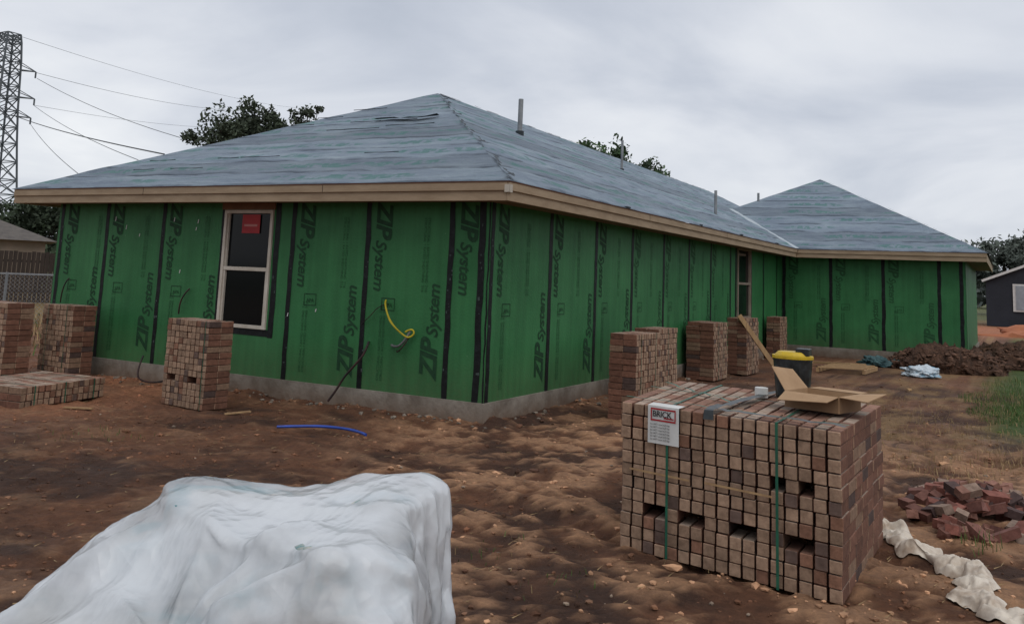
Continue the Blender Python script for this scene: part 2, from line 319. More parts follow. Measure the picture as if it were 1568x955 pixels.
def window(name,to,wd,ht,fm):
    w=MB(); f=.045
    def bx(a0,a1,c0,c1,d0,d1,mi):
        pts=[to(a,d,c) for d in(d0,d1) for a,c in((a0,c0),(a1,c0),(a1,c1),(a0,c1))]
        k=len(w.v); w.v+=[tuple(p) for p in pts]
        w.f+=[tuple(k+i for i in q) for q in ((0,3,2,1),(4,5,6,7),(0,1,5,4),(1,2,6,5),(2,3,7,6),(3,0,4,7))]; w.m+=[mi]*6
    bx(0,f,0,ht,-.03,.06,0); bx(wd-f,wd,0,ht,-.03,.06,0); bx(f,wd-f,0,f,-.03,.06,0); bx(f,wd-f,ht-f,ht,-.03,.06,0)
    bx(f,wd-f,ht*.48,ht*.48+.05,-.02,.05,0)
    bx(f,f+.03,f,ht*.48,-.012,.04,0); bx(wd-f-.03,wd-f,f,ht*.48,-.012,.04,0)
    bx(f,f+.018,ht*.48+.05,ht-f,.0,.04,0); bx(wd-f-.018,wd-f,ht*.48+.05,ht-f,.0,.04,0)
    bx(f,wd-f,f,ht*.48,.02,.026,1); bx(f,wd-f,ht*.48+.05,ht-f,.03,.036,1)
    o=w.make(name,[M[fm],M['glass']],H,bevel=.004)
window('front_window',lambda a,d,c:(X0+a,d,Z0+c),X1-X0,Z1-Z0,'frame')
window('side_window',lambda a,d,c:(-d,Y0+a,U0+c),Y1-Y0,U1-U0,'framedull')
w=MB(); w.box(X0+.30,X0+.62,.012,.016,2.08,2.33); w.make('window_notice',[M['red']],H)
w=MB(); w.box(X0+.34,X0+.58,.008,.011,2.17,2.20); w.make('window_notice_text',[mat('notice_ink',(.5,.2,.18),None,8,.6,0)],H)
w=MB(); w.box(X0-.06,X1+.02,-.022,-.002,Z1+.005,WT-.07); w.make('window_header',[M['header']],H)
tp=MB()
def strip(fn,s,z0,z1,wd,jit=.012):
    k=14; L=[];R_=[]
    for i in range(k+1):
        z=z0+(z1-z0)*i/k; j=random.uniform(-jit,jit)*.5
        L.append(fn(s-wd/2+j,z)); R_.append(fn(s+wd/2+j+random.uniform(-jit,jit)*.5,z))
    for i in range(k): tp.quad(L[i],R_[i],R_[i+1],L[i+1])
front=lambda s,z,d=.004:(s,-d,z)
right=lambda s,z,d=.004:(d,s,z)
wing=lambda s,z,d=.004:(s,YW-d,z)
zt=WT-.02
for x in(-7.68,-6.62,-5.40,-2.96,-1.74,-.52): strip(front,x,slabtop+.0,zt,.075)
strip(front,-.105,slabtop,zt,.085); strip(front,-.01,slabtop,zt,.02)
strip(front,X1+.08,Z0-.10,zt,.09); strip(front,X0-.04,Z0-.08,zt,.05)
tp.quad(front(X0-.06,Z0-.08,.006),front(X1+.12,Z0-.09,.006),front(X1+.12,Z0-.004,.006),front(X0-.06,Z0-.004,.006))
strip(right,.06,slabtop,zt,.08)
for y in(1.58,3.06,4.50,6.0,7.42,8.84,10.3,13.3,14.75): strip(right,y,slabtop,zt,.095)
strip(right,Y0-.1,U0-.1,zt,.12); strip(right,Y1+.1,U0-.1,zt,.12)
tp.quad(right(Y0-.15,U0-.1,.006),right(Y1+.15,U0-.1,.006),right(Y1+.15,U0-.004,.006),right(Y0-.15,U0-.004,.006))
for x in(.06,1.23,2.48,3.74,4.22): strip(wing,x,slabtop,zt,.085)
strip(lambda s,z:(4.324,s,z),YW+.06,slabtop,zt,.09); strip(lambda s,z:(4.324,s,z),YW+1.3,slabtop,zt,.09)
tp.make('seam_tape',[M['tape']],H)
w=MB()
for i in range(46):
    x=random.choice((-7.68,-6.62,-5.40,-2.96,-1.74,-.52,-.105,X1+.08)); z=random.uniform(.35,2.4); a=random.uniform(.008,.03); h=random.uniform(.01,.05); x+=random.uniform(-.03,.03)
    w.quad(front(x,z,.008),front(x+a,z+.006,.008),front(x+a*.8,z+h,.008),front(x-.004,z+h*.8,.008))
for i in range(30):
    y=random.choice((.06,1.58,3.06,4.50,6.0)); z=random.uniform(.35,2.4); a=random.uniform(.01,.035); h=random.uniform(.01,.05); y+=random.uniform(-.04,.03)
    w.quad(right(y,z,.008),right(y+a,z+.006,.008),right(y+a*.8,z+h,.008),right(y-.004,z+h*.8,.008))
w.make('tape_scuffs',[mat('tape_scuff_grey',(.07,.085,.085),(.03,.05,.04),9,.7,0)],H)
def text(body,size,P,xd,yd,off=0,shear=0,mt='print',name='panel_print',par=H,align='LEFT'):
    c=bpy.data.curves.new(name,'FONT'); c.body=body; c.size=size; c.offset=off; c.shear=shear; c.space_character=.95; c.align_x=align
    c.resolution_u=3; c.materials.append(M[mt])
    o=bpy.data.objects.new(name,c); COL.objects.link(o)
    xd=Vector(xd);yd=Vector(yd);z=xd.cross(yd)
    mtx=Matrix((xd,yd,z)).transposed().to_4x4(); mtx.translation=Vector(P)
    o.parent=par; o.matrix_parent_inverse=Matrix.Translation(-Vector(par.location)); o.matrix_basis=mtx; return o
def panel(fn,s0,s1,r,upper=True,lower=True,mt='print'):
    r=Vector(r); U=Vector((0,0,1)); w_=s1-s0
    dz=random.uniform(-.05,.05)
    if lower and w_>.8:
        text('ZIP',.32,fn(s1-.13,.40+dz,.005),U,-r,.011,.25,mt); text('System',.225,fn(s1-.13,.87+dz,.005),U,-r,.004,.25,mt)
    if upper:
        text('ZIP',.32,fn(s0+.13,2.50,.005),-U,r,.011,.25,mt); text('System',.225,fn(s0+.13,2.03,.005),-U,r,.004,.25,mt)
    if w_>.8:
        for k,(ss,zz,up) in enumerate(((s0+.88,2.3,False),(s0+.83,2.3,False),(s0+.33,.35,True),(s0+.28,.35,True))):
            text('STRUCTURAL 1 RATED SHEATHING  7/16',.05,fn(ss,zz,.005),-U if not up else U,r if not up else -r,0,0,'printfaint')
        q=fn(s0+.30,1.22,.005); 
        text('APA',.07,q,(r),U,0,0,mt)
        a=s0+.26; b0=1.18
        mb=MB()
        for (x0,x1,z0,z1) in ((a,a+.2,b0,b0+.01),(a,a+.2,b0+.14,b0+.15),(a,a+.01,b0+.01,b0+.14),(a+.19,a+.2,b0+.01,b0+.14)):
            mb.quad(fn(x0,z0,.005),fn(x1,z0,.005),fn(x1,z1,.005),fn(x0,z1,.005))
        mb.make('panel_stamp',[M[mt]],H)
xs=[-7.66,-6.62,-5.40,-4.18]
for a0,a1 in zip(xs,xs[1:]): panel(front,a0,a1,(1,0,0))
panel(front,-2.96,-1.74,(1,0,0)); panel(front,-1.74,-.52,(1,0,0)); panel(front,-.52,-.1,(1,0,0))
ys=[.08,1.58,3.06,4.50,6.0,7.42,8.84,10.3]
for a0,a1 in zip(ys,ys[1:]): panel(right,a0,a1,(0,1,0),mt='print' if a0<3.5 else 'printfaint')
for a0,a1 in((.06,1.23),(1.23,2.48),(2.48,3.74)): panel(wing,a0,a1,(1,0,0),mt='printfaint')
w=MB()
for x,z in((-6.45,2.22),(-6.2,2.1),(-5.2,2.22),(-4.75,2.1),(-4.72,2.2),(-5.9,2.0),(-2.5,1.1),(-2.96,1.02),(-5.0,1.5)):
    h=random.uniform(.03,.08); w.quad(front(x,z,.009),front(x+.016,z+.01,.009),front(x+.022,z+h,.009),front(x+.008,z+h*.9,.009))
w.make('wall_scuffs',[M['white']],H)
EO=.45; ez0,ez1=2.455,2.65
b_=MB()
ex0,ex1=-8.22,EO
b_.box(ex0,ex1,-EO-.02,-EO,ez0,ez1); b_.box(ex0,ex1+.02,-EO-.045,-EO-.022,ez0+.11,ez1+.004,0)
b_.box(ex1,ex1+.02,-EO-.02,YW-EO+.02,ez0,ez1); b_.box(ex1+.022,ex1+.045,-EO-.04,YW-EO-.005,ez0+.11,ez1+.004,0)
b_.box(ex0-.02,ex0,-EO-.02,24.4,ez0,ez1)
b_.box(ex1+.022,4.77,YW-EO-.02,YW-EO,ez0,ez1); b_.box(ex1+.05,4.79,YW-EO-.045,YW-EO-.022,ez0+.11,ez1+.004,0)
b_.box(4.77,4.79,YW-EO-.02,24.4,ez0,ez1)
b_.make('fascia',[M['fascia']],H,bevel=.004)
b_=MB()
for q in((ex0,ex1+.05,-EO-.05,-EO-.0),(ex1,ex1+.05,-EO,YW-EO-.05),(ex1+.05,4.8,YW-EO-.05,YW-EO)): b_.box(*q,ez1+.006,ez1+.016)
b_.make('drip_edge',[M['fascia2']],H)
b_=MB(); b_.box(ex1-.01,ex1+.052,-EO-.052,-EO-.046,ez0+.09,ez1-.02); b_.box(ex1+.046,ex1+.052,-EO-.05,-EO+.02,ez0+.09,ez1-.02); b_.make('fascia_corner',[M['cornerwhite']],H)
b_=MB()
for x in(-5.3,-2.1): b_.box(x,x+.006,-EO-.047,-EO-.045,ez0+.11,ez1)
for y in(3.9,8.2,12.1): b_.box(ex1+.045,ex1+.047,y,y+.008,ez0+.11,ez1)
b_.make('fascia_joints',[M['dark']],H)
b_=MB(); b_.box(ex0,ex1,-EO,-.002,ez0+.03,ez0+.045); b_.box(.002,ex1,0,YW-EO,ez0+.03,ez0+.045); b_.box(.002,4.77,YW-EO+.001,YW-.002,ez0+.03,ez0+.045); b_.box(4.322,4.77,YW,24,ez0+.03,ez0+.045); b_.box(ex0,-7.772,0,24,ez0+.03,ez0+.045)
b_.make('soffit',[M['soffit']],H)
# roof
zE=2.668
PK=Vector((-3.885,4.56,4.92)); RB=Vector((-3.885,22,4.92))
A_=Vector((ex0-.06,-EO-.06,zE));B_=Vector((ex1+.06,-EO-.06,zE));C_=Vector((ex1+.06,24.4,zE));D_=Vector((ex0-.06,24.4,zE))
WP=Vector((.285,YW+4,4.98)); WB=Vector((.285,27,4.98)); WA=Vector((-4.23,YW-EO-.06,zE-.003)); WBr=Vector((4.83,YW-EO-.06,zE-.003)); WC=Vector((4.83,27,zE-.003)); WD=Vector((-4.23,27,zE-.003))
def roofface(name,pts):
    e=(pts[1]-pts[0]).normalized(); nrm=(pts[1]-pts[0]).cross(pts[2]-pts[0]).normalized(); s=nrm.cross(e)
    bm=bmesh.new(); vv_=[bm.verts.new(p) for p in pts]; bm.faces.new(vv_)
    bmesh.ops.triangulate(bm,faces=bm.faces[:])
    for _ in range(7): bmesh.ops.subdivide_edges(bm,edges=[x for x in bm.edges if x.calc_length()>.25],cuts=1,use_grid_fill=False); bmesh.ops.triangulate(bm,faces=[f for f in bm.faces if len(f.verts)>3])
    bnd={v for e_ in bm.edges if e_.is_boundary for v in e_.verts}
    for v in bm.verts:
        a=noise.noise(v.co*1.3)*.02+noise.noise(v.co*3.1)*.012
        if v in bnd:
            if v.co.z>2.8: v.co+=nrm*abs(a)*.8
            continue
        v.co+=nrm*a
    ul=bm.loops.layers.uv.new('UVMap')
    for f in bm.faces:
        f.smooth=True
        for lp in f.loops:
            d=lp.vert.co-pts[0]; lp[ul].uv=(d.dot(e)+pts[0].x*3.3,d.dot(s))
    me=bpy.data.meshes.new(name); bm.to_mesh(me); bm.free(); me.materials.append(M['roof'])
    o=bpy.data.objects.new(name,me); COL.objects.link(o); o.parent=H
roofface('roof_front_slope',[A_,B_,PK]); roofface('roof_right_slope',[B_,C_,RB,PK]); roofface('roof_left_slope',[D_,A_,PK,RB])
roofface('wing_roof_front_slope',[WA,WBr,WP]); roofface('wing_roof_right_slope',[WBr,WC,WB,WP]); roofface('wing_roof_left_slope',[WD,WA,WP,WB])
w=MB()
def ragged(a,b_2,n_,wd,side,up):
    for i in range(n_):
        if random.random()<.3: continue
        t0=i/n_; t1=(i+random.uniform(.5,1.1))/n_
        p=a.lerp(b_2,t0); q=a.lerp(b_2,min(t1,1)); o1=side*random.uniform(-wd,wd)
        w.quad(p+up+o1,q+up+o1*random.uniform(.2,1),q+up+side*random.uniform(.02,.07)+o1,p+up+o1+side*random.uniform(.02,.06))
ragged(B_,PK,34,.07,Vector((1,0,-.4)),Vector((0,0,.035)))
ragged(PK,RB,40,.03,Vector((1,0,-.5)),Vector((0,0,.02)))
ragged(WBr,WP,20,.04,Vector((1,0,-.4)),Vector((0,0,.03)))
hp=lambda t:B_.lerp(PK,t)
def fz(x,y): return zE+ (PK.z-zE)*(y+EO+.06)/(PK.y+EO+.06)
def flapstrip(x0,x1,y,wd,lift,wav=.03):
    k=8; prev=None
    for i in range(k+1):
        x=x0+(x1-x0)*i/k; yy=y+wav*math.sin(i*.9)+random.uniform(-.3,.3)*wav; ww=wd*(.4+.6*math.sin(math.pi*(i+.6)/(k+1.2)))*random.uniform(.8,1.2)
        a=(x,yy,fz(x,yy)+.03); b1=(x+.01,yy-ww,fz(x,yy-ww)+.04+lift*random.uniform(.6,1))
        if prev: w.quad(prev[0],a,b1,prev[1])
        prev=(a,b1)
flapstrip(-3.75,-2.55,2.62,.17,.05); flapstrip(-3.2,-2.3,2.15,.045,.01,.01)
for i in range(16):
    y=.2+.46*random.randint(0,7); xm=.3-4.395*(y+.51)/5.07; x=random.uniform(-3.885-(3.9*(1-(y+.51)/5.07)),xm-.5)
    flapstrip(x-random.uniform(.2,.7),x,y,random.uniform(.012,.022),.004,.008)
for t in(.02,.3,.62,.8,.86):
    p=hp(t); w.quad(p+Vector((-.05,.03,.05)),p+Vector((.03,-.06,.03)),p+Vector((.10,-.01,.02)),p+Vector((.03,.07,.06)))
for y in (3.0,6.5,9.3,12.6):
    w.obox((ex1+.03,y,zE+.02),Vector((.03,0,0)),Vector((0,.07,0)),Vector((0,0,.01)))
w.make('torn_membrane',[M['rooftear']],H)
w=MB(); p0=Vector((ex1+.05,YW-EO-.05,zE+.02)); p1=Vector((-1.85,YW+1.85,3.90))
sd=Vector((.09,.09,0)); w.quad(p0-sd,p0+sd,p1+sd*.8,p1-sd*.8); w.make('valley_flashing',[M['valley']],H)
def vent(x,y,zb,zt_,r):
    tube('vent_pipe',[(x,y,zb-.1),(x,y,zt_)],r,M['pipe'],H)
    tube('vent_boot',[(x,y,zb-.06),(x,y,zb+.05)],r*1.7,M['rooftear'],H)
vent(-2.5,5.22,4.22,4.86,.045); vent(-2.4,9.95,4.13,4.83,.03); vent(-.65,11.4,3.2,3.82,.035); vent(-1.2,17.8,4.08,4.42,.035)
tube('yellow_wall_cable',[(-1.40,-.02,1.30),(-1.36,-.10,1.28),(-1.28,-.13,1.12),(-1.2,-.1,1.0),(-1.08,-.09,.92),(-1.0,-.08,.88),(-.93,-.05,.94),(-.98,-.06,1.0),(-1.05,-.08,.95)],.011,M['yellow'],H)
tube('yellow_wall_cable',[(-1.40,-.02,1.27),(-1.34,-.10,1.22),(-1.27,-.13,1.09),(-1.19,-.12,1.0),(-1.05,-.08,.90)],.007,M['yellow'],H)
tube('grey_wall_cable',[(-1.28,-.02,.78),(-1.18,-.06,.76),(-1.08,-.08,.82),(-1.02,-.08,.90),(-1.0,-.05,.96)],.014,M['grey'],H)
tube('grey_wall_cable',[(-1.2,-.02,.72),(-1.14,-.1,.70),(-1.04,-.1,.80),(-1.0,-.06,.9)],.008,M['black'],H)
tube('black_wall_cable',[(-1.62,-.02,.80),(-1.62,-.08,.66),(-1.72,-.13,.52),(-1.86,-.16,.36),(-1.93,-.2,.2),(-2.0,-.25,.08)],.014,M['black'],H)
tube('black_wall_cable',[(-4.75,-.02,1.3),(-4.78,-.06,1.25),(-4.86,-.08,1.1),(-4.88,-.06,.95)],.011,M['black'],H)
tube('black_wall_cable',[(-7.35,-.02,1.35),(-7.38,-.06,1.3),(-7.42,-.08,1.1),(-7.45,-.06,.98)],.010,M['black'],H)
tube('black_wall_cable',[(-5.4,-.15,.35),(-5.35,-.3,.1),(-5.1,-.35,.03),(-4.8,-.3,.05),(-4.6,-.2,.15)],.012,M['black'],H)
tube('thin_wall_wire',[(-1.75,-.02,1.0),(-1.6,-.05,1.1),(-1.5,-.04,1.22),(-1.42,-.02,1.25)],.005,M['black'],H)

# ------------------------------------------------------------ brick packs
def brickpack(name,FL,FR,BR,BL,h,nc,nr,nd,holes=(),straps=True,z0=-.01,dusty=1.12):
    E=empty(name,((FL[0]+BR[0])/2,(FL[1]+BR[1])/2,0))
    FL,FR,BR,BL=[Vector((*p,0)) for p in(FL,FR,BR,BL)]
    lean=Vector((random.uniform(-.015,.015),random.uniform(-.012,.012),0))
    def P(s,t,z): return FL*(1-s)*(1-t)+FR*s*(1-t)+BR*s*t+BL*(1-s)*t+Vector((0,0,z))+lean*z
    V=[];F=[];C=[]
    rh=h/nr
    for k in range(nr):
        rs_=random.uniform(-.005,.005)
        for i in range(nc):
            for j in range(nd):
                if nd>2 and 0<j<nd-1 and 0<i<nc-1 and k<nr-1: continue
                if (k,i) in holes and j<2: continue
                if k==nr-1 and random.random()<.03 and nd==2: continue
                gx_=.07; js=random.uniform(-.05,.05)/nc; jt=random.uniform(-.05,.05)/nd*(1 if j in(0,nd-1) else 0)
                s0=(i+gx_)/nc+js*.6+rs_; s1=(i+1-gx_)/nc+js*.6+rs_; t0=(j+.01)/nd+jt*.6; t1=(j+.99)/nd+jt*.6
                za=z0+k*rh+.0015; zb=z0+(k+1)*rh-.004+random.uniform(-.002,.002)
                b0=len(V); V+=[P(s0,t0,za),P(s1,t0,za),P(s1,t1,za),P(s0,t1,za),P(s0,t0,zb),P(s1,t0,zb),P(s1,t1,zb),P(s0,t1,zb)]
                rr=random.random(); v_=random.uniform(.75,1.18)
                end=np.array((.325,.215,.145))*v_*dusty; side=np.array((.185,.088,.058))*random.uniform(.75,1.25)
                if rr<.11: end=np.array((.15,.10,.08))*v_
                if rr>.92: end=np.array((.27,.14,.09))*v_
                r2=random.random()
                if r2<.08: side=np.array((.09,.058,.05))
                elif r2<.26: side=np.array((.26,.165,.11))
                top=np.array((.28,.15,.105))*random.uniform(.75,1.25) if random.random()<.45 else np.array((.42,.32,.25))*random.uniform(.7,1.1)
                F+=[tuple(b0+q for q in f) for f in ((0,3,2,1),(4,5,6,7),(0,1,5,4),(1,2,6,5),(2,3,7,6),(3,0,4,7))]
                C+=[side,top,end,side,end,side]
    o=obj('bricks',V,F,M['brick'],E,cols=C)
    bv=o.modifiers.new('b','BEVEL'); bv.width=.0035; bv.segments=1
    if straps:
        sb=MB()
        for s in straps if isinstance(straps,(list,tuple)) else (.28,.72):
            for t,dn in((-.012,1),(1.012,-1)):
                sb.quad(P(s-.006,t,z0),P(s+.006,t,z0),P(s+.006,t,z0+h+.004),P(s-.006,t,z0+h+.004))
            sb.quad(P(s-.006,-.012,z0+h+.004),P(s+.006,-.012,z0+h+.004),P(s+.006,1.012,z0+h+.004),P(s-.006,1.012,z0+h+.004))
        sb.make('straps',[M['strap']],E)
    return E,P
holes={(3,c) for c in(2,3,5,6)}|{(3,c) for c in(9,10,13,14)}|{(7,12),(7,14)}
E,P=brickpack('brick_pallet',(2.99,-3.38),(4.37,-3.66),(4.41,-2.2),(2.86,-1.85),.89,17,12,7,holes,straps=(.24,.74))
w=MB(); w.quad(P(.145,-.018,.66),P(.30,-.018,.66),P(.30,-.018,.886),P(.145,-.018,.886)); w.quad(P(.145,-.018,.886),P(.30,-.018,.886),P(.31,.05,.89),P(.15,.05,.89))
w.make('shipping_label',[M['white']],E)
w=MB()
for (a0,a1,c0,c1) in ((.16,.285,.862,.872),(.16,.285,.795,.805),(.16,.166,.806,.861),(.279,.285,.806,.861),(.225,.275,.812,.82)):
    w.quad(P(a0,-.021,c0),P(a1,-.021,c0),P(a1,-.021,c1),P(a0,-.021,c1))
w.make('label_red',[M['red']],E)
rt=(P(1,0,0)-P(0,0,0)).normalized()
M['ink']=mat('black_ink',(.02,.02,.02),None,5,.6,0)
text('BRICK',.05,P(.17,-.024,.822),rt,(0,0,1),.001,0,'ink','label_text',E)
for i in range(6): text('lot 4471 mod 625 bp',.017,P(.158,-.022,.77-i*.018),rt,(0,0,1),0,0,'ink','label_text',E)
w=MB()
def ribbon(pts,wd,lift=.0,n_=14):
    P0=None
    for i in range(n_+1):
        t=i/n_*(len(pts)-1); k=min(int(t),len(pts)-2); f=t-k
        p=Vector(pts[k]).lerp(Vector(pts[k+1]),f); d=(Vector(pts[k+1])-Vector(pts[k])).normalized(); s=d.cross(Vector((0,0,1)))
        s=(s.normalized() if s.length>.1 else rt)*wd/2*random.uniform(.8,1.2)
        z=Vector((0,0,random.uniform(0,.012)))
        a,c=p-s+z,p+s+z
        if P0: w.quad(P0[0],P0[1],c,a)
        P0=(a,c)
ribbon([P(.44,-.02,.84),P(.44,-.01,.905),P(.47,.2,.905),P(.55,.9,.905)],.06)
ribbon([P(.45,.03,.90),P(.7,.03,.905),P(1.01,.03,.90)],.05)
w.make('black_plastic_strip',[M['blkplastic']],E)
w=MB()
ribbon([P(-.01,.10,.892),P(.5,.10,.893),P(1.01,.10,.892)],.02); ribbon([P(-.01,.5,.892),P(.5,.5,.893),P(1.01,.5,.892)],.02); ribbon([P(.0,.75,.89),P(.5,.3,.895)],.02)
w.make('top_straps',[M['strap']],E)
w=MB(); 
for s in (.05,.42): w.quad(P(s,-.012,.475),P(s+.30,-.012,.47),P(s+.30,-.012,.482),P(s,-.012,.487))
w.make('spacer_slats',[M['wood']],E)

brickpack('brick_pack',(-3.68,-1.27),(-2.88,-1.37),(-2.84,-1.02),(-3.64,-.92),1.0,10,14,2,holes={(4,1),(4,2),(4,6),(4,7)},straps=(.93,))
brickpack('brick_pack',(-7.02,-.62),(-6.28,-.66),(-6.26,-.30),(-7.0,-.26),1.0,9,14,2,straps=(.2,.8))
brickpack('brick_pack',(-7.5,-1.32),(-6.68,-1.36),(-6.66,-.98),(-7.48,-.94),1.02,10,14,2,straps=(.7,))
brickpack('brick_pack',(1.25,1.45),(1.27,2.25),(.91,2.27),(.89,1.47),1.03,10,14,2,straps=(.2,.8))
brickpack('brick_pack',(.92,3.2),(.94,3.98),(.58,4.0),(.56,3.22),1.02,10,14,2,straps=(.5,))
brickpack('brick_pack',(.64,6.9),(.64,7.8),(.12,7.8),(.12,6.95),1.0,11,14,2,straps=(.3,.7))
brickpack('brick_pack',(.80,8.55),(.84,9.35),(.46,9.38),(.42,8.58),1.06,10,14,2,straps=(.5,))
brickpack('brick_pack',(.42,13.2),(.42,14.0),(.10,14.0),(.10,13.2),.98,10,14,2,straps=(.5,))
brickpack('low_brick_pack',(-4.32,-2.62),(-4.58,-1.36),(-5.6,-1.5),(-5.3,-2.75),.23,15,3,5,straps=(.15,.5,.85))

RB_=empty('broken_brick_pile',(4.75,-1.0,0)); V=[];F=[];C=[]
for i in range(120):
    a_=random.uniform(0,6.28); rr=random.random()**.6; x=4.88+math.cos(a_)*rr*.45; y=-.9+math.sin(a_)*rr*1.05
    z=gheight(x,y)+.03+(1-rr)*.2*random.random()
    R3=Matrix.Rotation(random.uniform(0,6.28),3,'Z')@Matrix.Rotation(random.uniform(-.6,.6)*(1-rr*.6),3,'X')@Matrix.Rotation(random.uniform(-.5,.5),3,'Y')
    L=random.choice((.19,.19,.12,.08,.06)); hx,hy,hz=L/2,.042,.03
    b0=len(V)
    for sz in(-1,1):
        for sx,sy in((-1,-1),(1,-1),(1,1),(-1,1)): V.append(Vector((x,y,z))+R3@Vector((sx*hx*random.uniform(.75,1.1),sy*hy*random.uniform(.85,1.05),sz*hz)))
    F+=[tuple(b0+q for q in f) for f in ((0,3,2,1),(4,5,6,7),(0,1,5,4),(1,2,6,5),(2,3,7,6),(3,0,4,7))]
    cb_=np.array(random.choice(((.26,.10,.075),(.21,.095,.075),(.30,.15,.11),(.09,.055,.05),(.30,.21,.16),(.18,.08,.06))))
    for _ in range(6): C.append(cb_*random.uniform(.75,1.15))
obj('bricks',V,F,M['brick'],RB_,cols=C)

CB=empty('cardboard_box',(4.12,-2.75,.885))
ux=Vector((.96,-.28,0)); uy=Vector((.28,.96,0)); c0=Vector((4.13,-2.88,.90))
w=MB(); W2,D2,Hh=.175,.15,.10
def cq(pts,mi=0,th=.004):
    pts=[Vector(p) for p in pts]; nrm=(pts[1]-pts[0]).cross(pts[2]-pts[0]).normalized()*th
    k=len(w.v); w.v+=[tuple(p) for p in pts]+[tuple(p+nrm) for p in pts]
    w.f+=[(k,k+3,k+2,k+1),(k+4,k+5,k+6,k+7)]+[(k+i,k+(i+1)%4,k+4+(i+1)%4,k+4+i) for i in range(4)]; w.m+=[mi,1-mi if mi<2 else 0]+[mi]*4
uz=Vector((0,0,1))
cn={(sx,sy,z):c0+ux*W2*sx+uy*D2*sy+uz*z for sx in(-1,1) for sy in(-1,1) for z in(0,Hh)}
cq([cn[-1,-1,0],cn[1,-1,0],cn[1,-1,Hh],cn[-1,-1,Hh]]); cq([cn[1,-1,0],cn[1,1,0],cn[1,1,Hh],cn[1,-1,Hh]])
cq([cn[1,1,0],cn[-1,1,0],cn[-1,1,Hh],cn[1,1,Hh]]); cq([cn[-1,1,0],cn[-1,-1,0],cn[-1,-1,Hh],cn[-1,1,Hh]])
cq([cn[-1,-1,0],cn[1,-1,0],cn[1,1,0],cn[-1,1,0]])
def flap(a,b_,out,tw=0): a=Vector(a);b_=Vector(b_); cq([a,b_,b_+out-(b_-a)*.04+Vector((0,0,tw)),a+out+(b_-a)*.04])
flap(cn[-1,-1,Hh],cn[1,-1,Hh],uy*-.13+uz*-.045,.02)
flap(cn[1,-1,Hh],cn[1,1,Hh],ux*.17+uz*-.01,.03)
flap(cn[1,1,Hh],cn[-1,1,Hh],uy*.14+uz*.0)
flap(cn[-1,1,Hh],cn[-1,-1,Hh],ux*-.10+uz*.11,.03)
w.make('carton',[M['card'],M['cardin']],CB)
TB=empty('tool_bucket',(3.84,-2.2,.885)); w=MB()
def prism(cx,cy,z0,z1,r0,r1,mi,nn=18):
    k=len(w.v)
    for z,r in((z0,r0),(z1,r1)):
        for i in range(nn): an=i/nn*6.283; w.v.append((cx+math.cos(an)*r,cy+math.sin(an)*r*.85,z))
    for i in range(nn): w.f.append((k+i,k+(i+1)%nn,k+nn+(i+1)%nn,k+nn+i)); w.m.append(mi)
    w.f.append(tuple(k+nn+i for i in range(nn))); w.m.append(mi); w.f.append(tuple(k+nn-1-i for i in range(nn))); w.m.append(mi)
bx_,by_=3.83,-2.3
prism(bx_,by_,.885,1.15,.115,.135,0); prism(bx_,by_,1.15,1.175,.142,.142,1); prism(bx_,by_,1.175,1.20,.125,.10,1); prism(3.66,-2.5,.885,.955,.045,.045,2)
w.box(bx_+.03,bx_+.12,by_-.06,by_+.05,1.175,1.225,0)
w.make('bucket',[M['blkplastic'],M['ybucket'],M['white']],TB,bevel=.004)
LP=empty('lumber_plank',(1.2,9.2,0)); w=MB(); w.beam((1.34,9.0,.0),(.66,8.5,1.10),.04,.09); w.make('plank',[M['wood']],LP,bevel=.003)
PF=empty('wood_pallet_frame',(2.2,11,0)); w=MB()
for i in range(5): w.beam((1.75+i*.02,10.5+i*.27,.1),(2.6+i*.02,10.75+i*.27,.1),.1,.022)
w.beam((1.75,10.45,.045),(1.85,11.7,.045),.05,.08); w.beam((2.6,10.7,.045),(2.7,11.95,.045),.05,.08)
w.make('boards',[M['wood']],PF)
w=MB(); LW=empty('scrap_lumber',(1.3,11.6,0)); w.beam((.7,11.9,.06),(2.4,12.6,.06),.09,.04); w.beam((1.0,12.3,.05),(2.2,11.9,.10),.09,.04); w.make('boards',[M['wood']],LW)
w=MB(); LW=empty('scrap_lumber',(-4,-2,0))
for (x,y,an,L) in((-3.9,-2.2,.3,.35),(-2.4,-1.3,1.2,.3),(1.9,.6,1.0,.4),(2.2,3.4,.2,.5),(3.2,5.2,.9,.5),(-4.8,-3.3,.1,.3)):
    d=Vector((math.cos(an),math.sin(an),0))*L/2; z=gheight(x,y)+.012; w.beam(Vector((x,y,z))-d,Vector((x,y,z+.01))+d,.04,.015)
w.make('boards',[M['wood']],LW)
def lump(name,c,rx,ry,rz,mt,seed,par=None,amp=.25,rough_=.12):
    bm=bmesh.new(); bmesh.ops.create_icosphere(bm,subdivisions=5,radius=1)
    for v in bm.verts:
        d=v.co.copy(); s=1+noise.fractal(d*1.6+Vector((seed,0,0)),.8,2,5)*amp
        v.co=Vector((c[0]+d.x*rx*s,c[1]+d.y*ry*s,c[2]+max(d.z,-.35)*rz*s+noise.fractal(d*6+Vector((seed,0,0)),.5,2,4)*rough_*rz))
    me=bpy.data.meshes.new(name); bm.to_mesh(me); bm.free(); me.materials.append(mt); me.polygons.foreach_set('use_smooth',[True]*len(me.polygons))
    o=bpy.data.objects.new(name,me); COL.objects.link(o)
    return o
lump('woven_plastic_bag',(3.58,11.4,.07),.36,.28,.13,M['bagm'],3,amp=.5)
lump('dark_debris_bag',(2.5,13.4,.06),.30,.25,.13,M['bagd'],8,amp=.6); lump('dark_debris_bag',(2.95,13.6,.05),.22,.2,.1,M['bagd'],12,amp=.6)
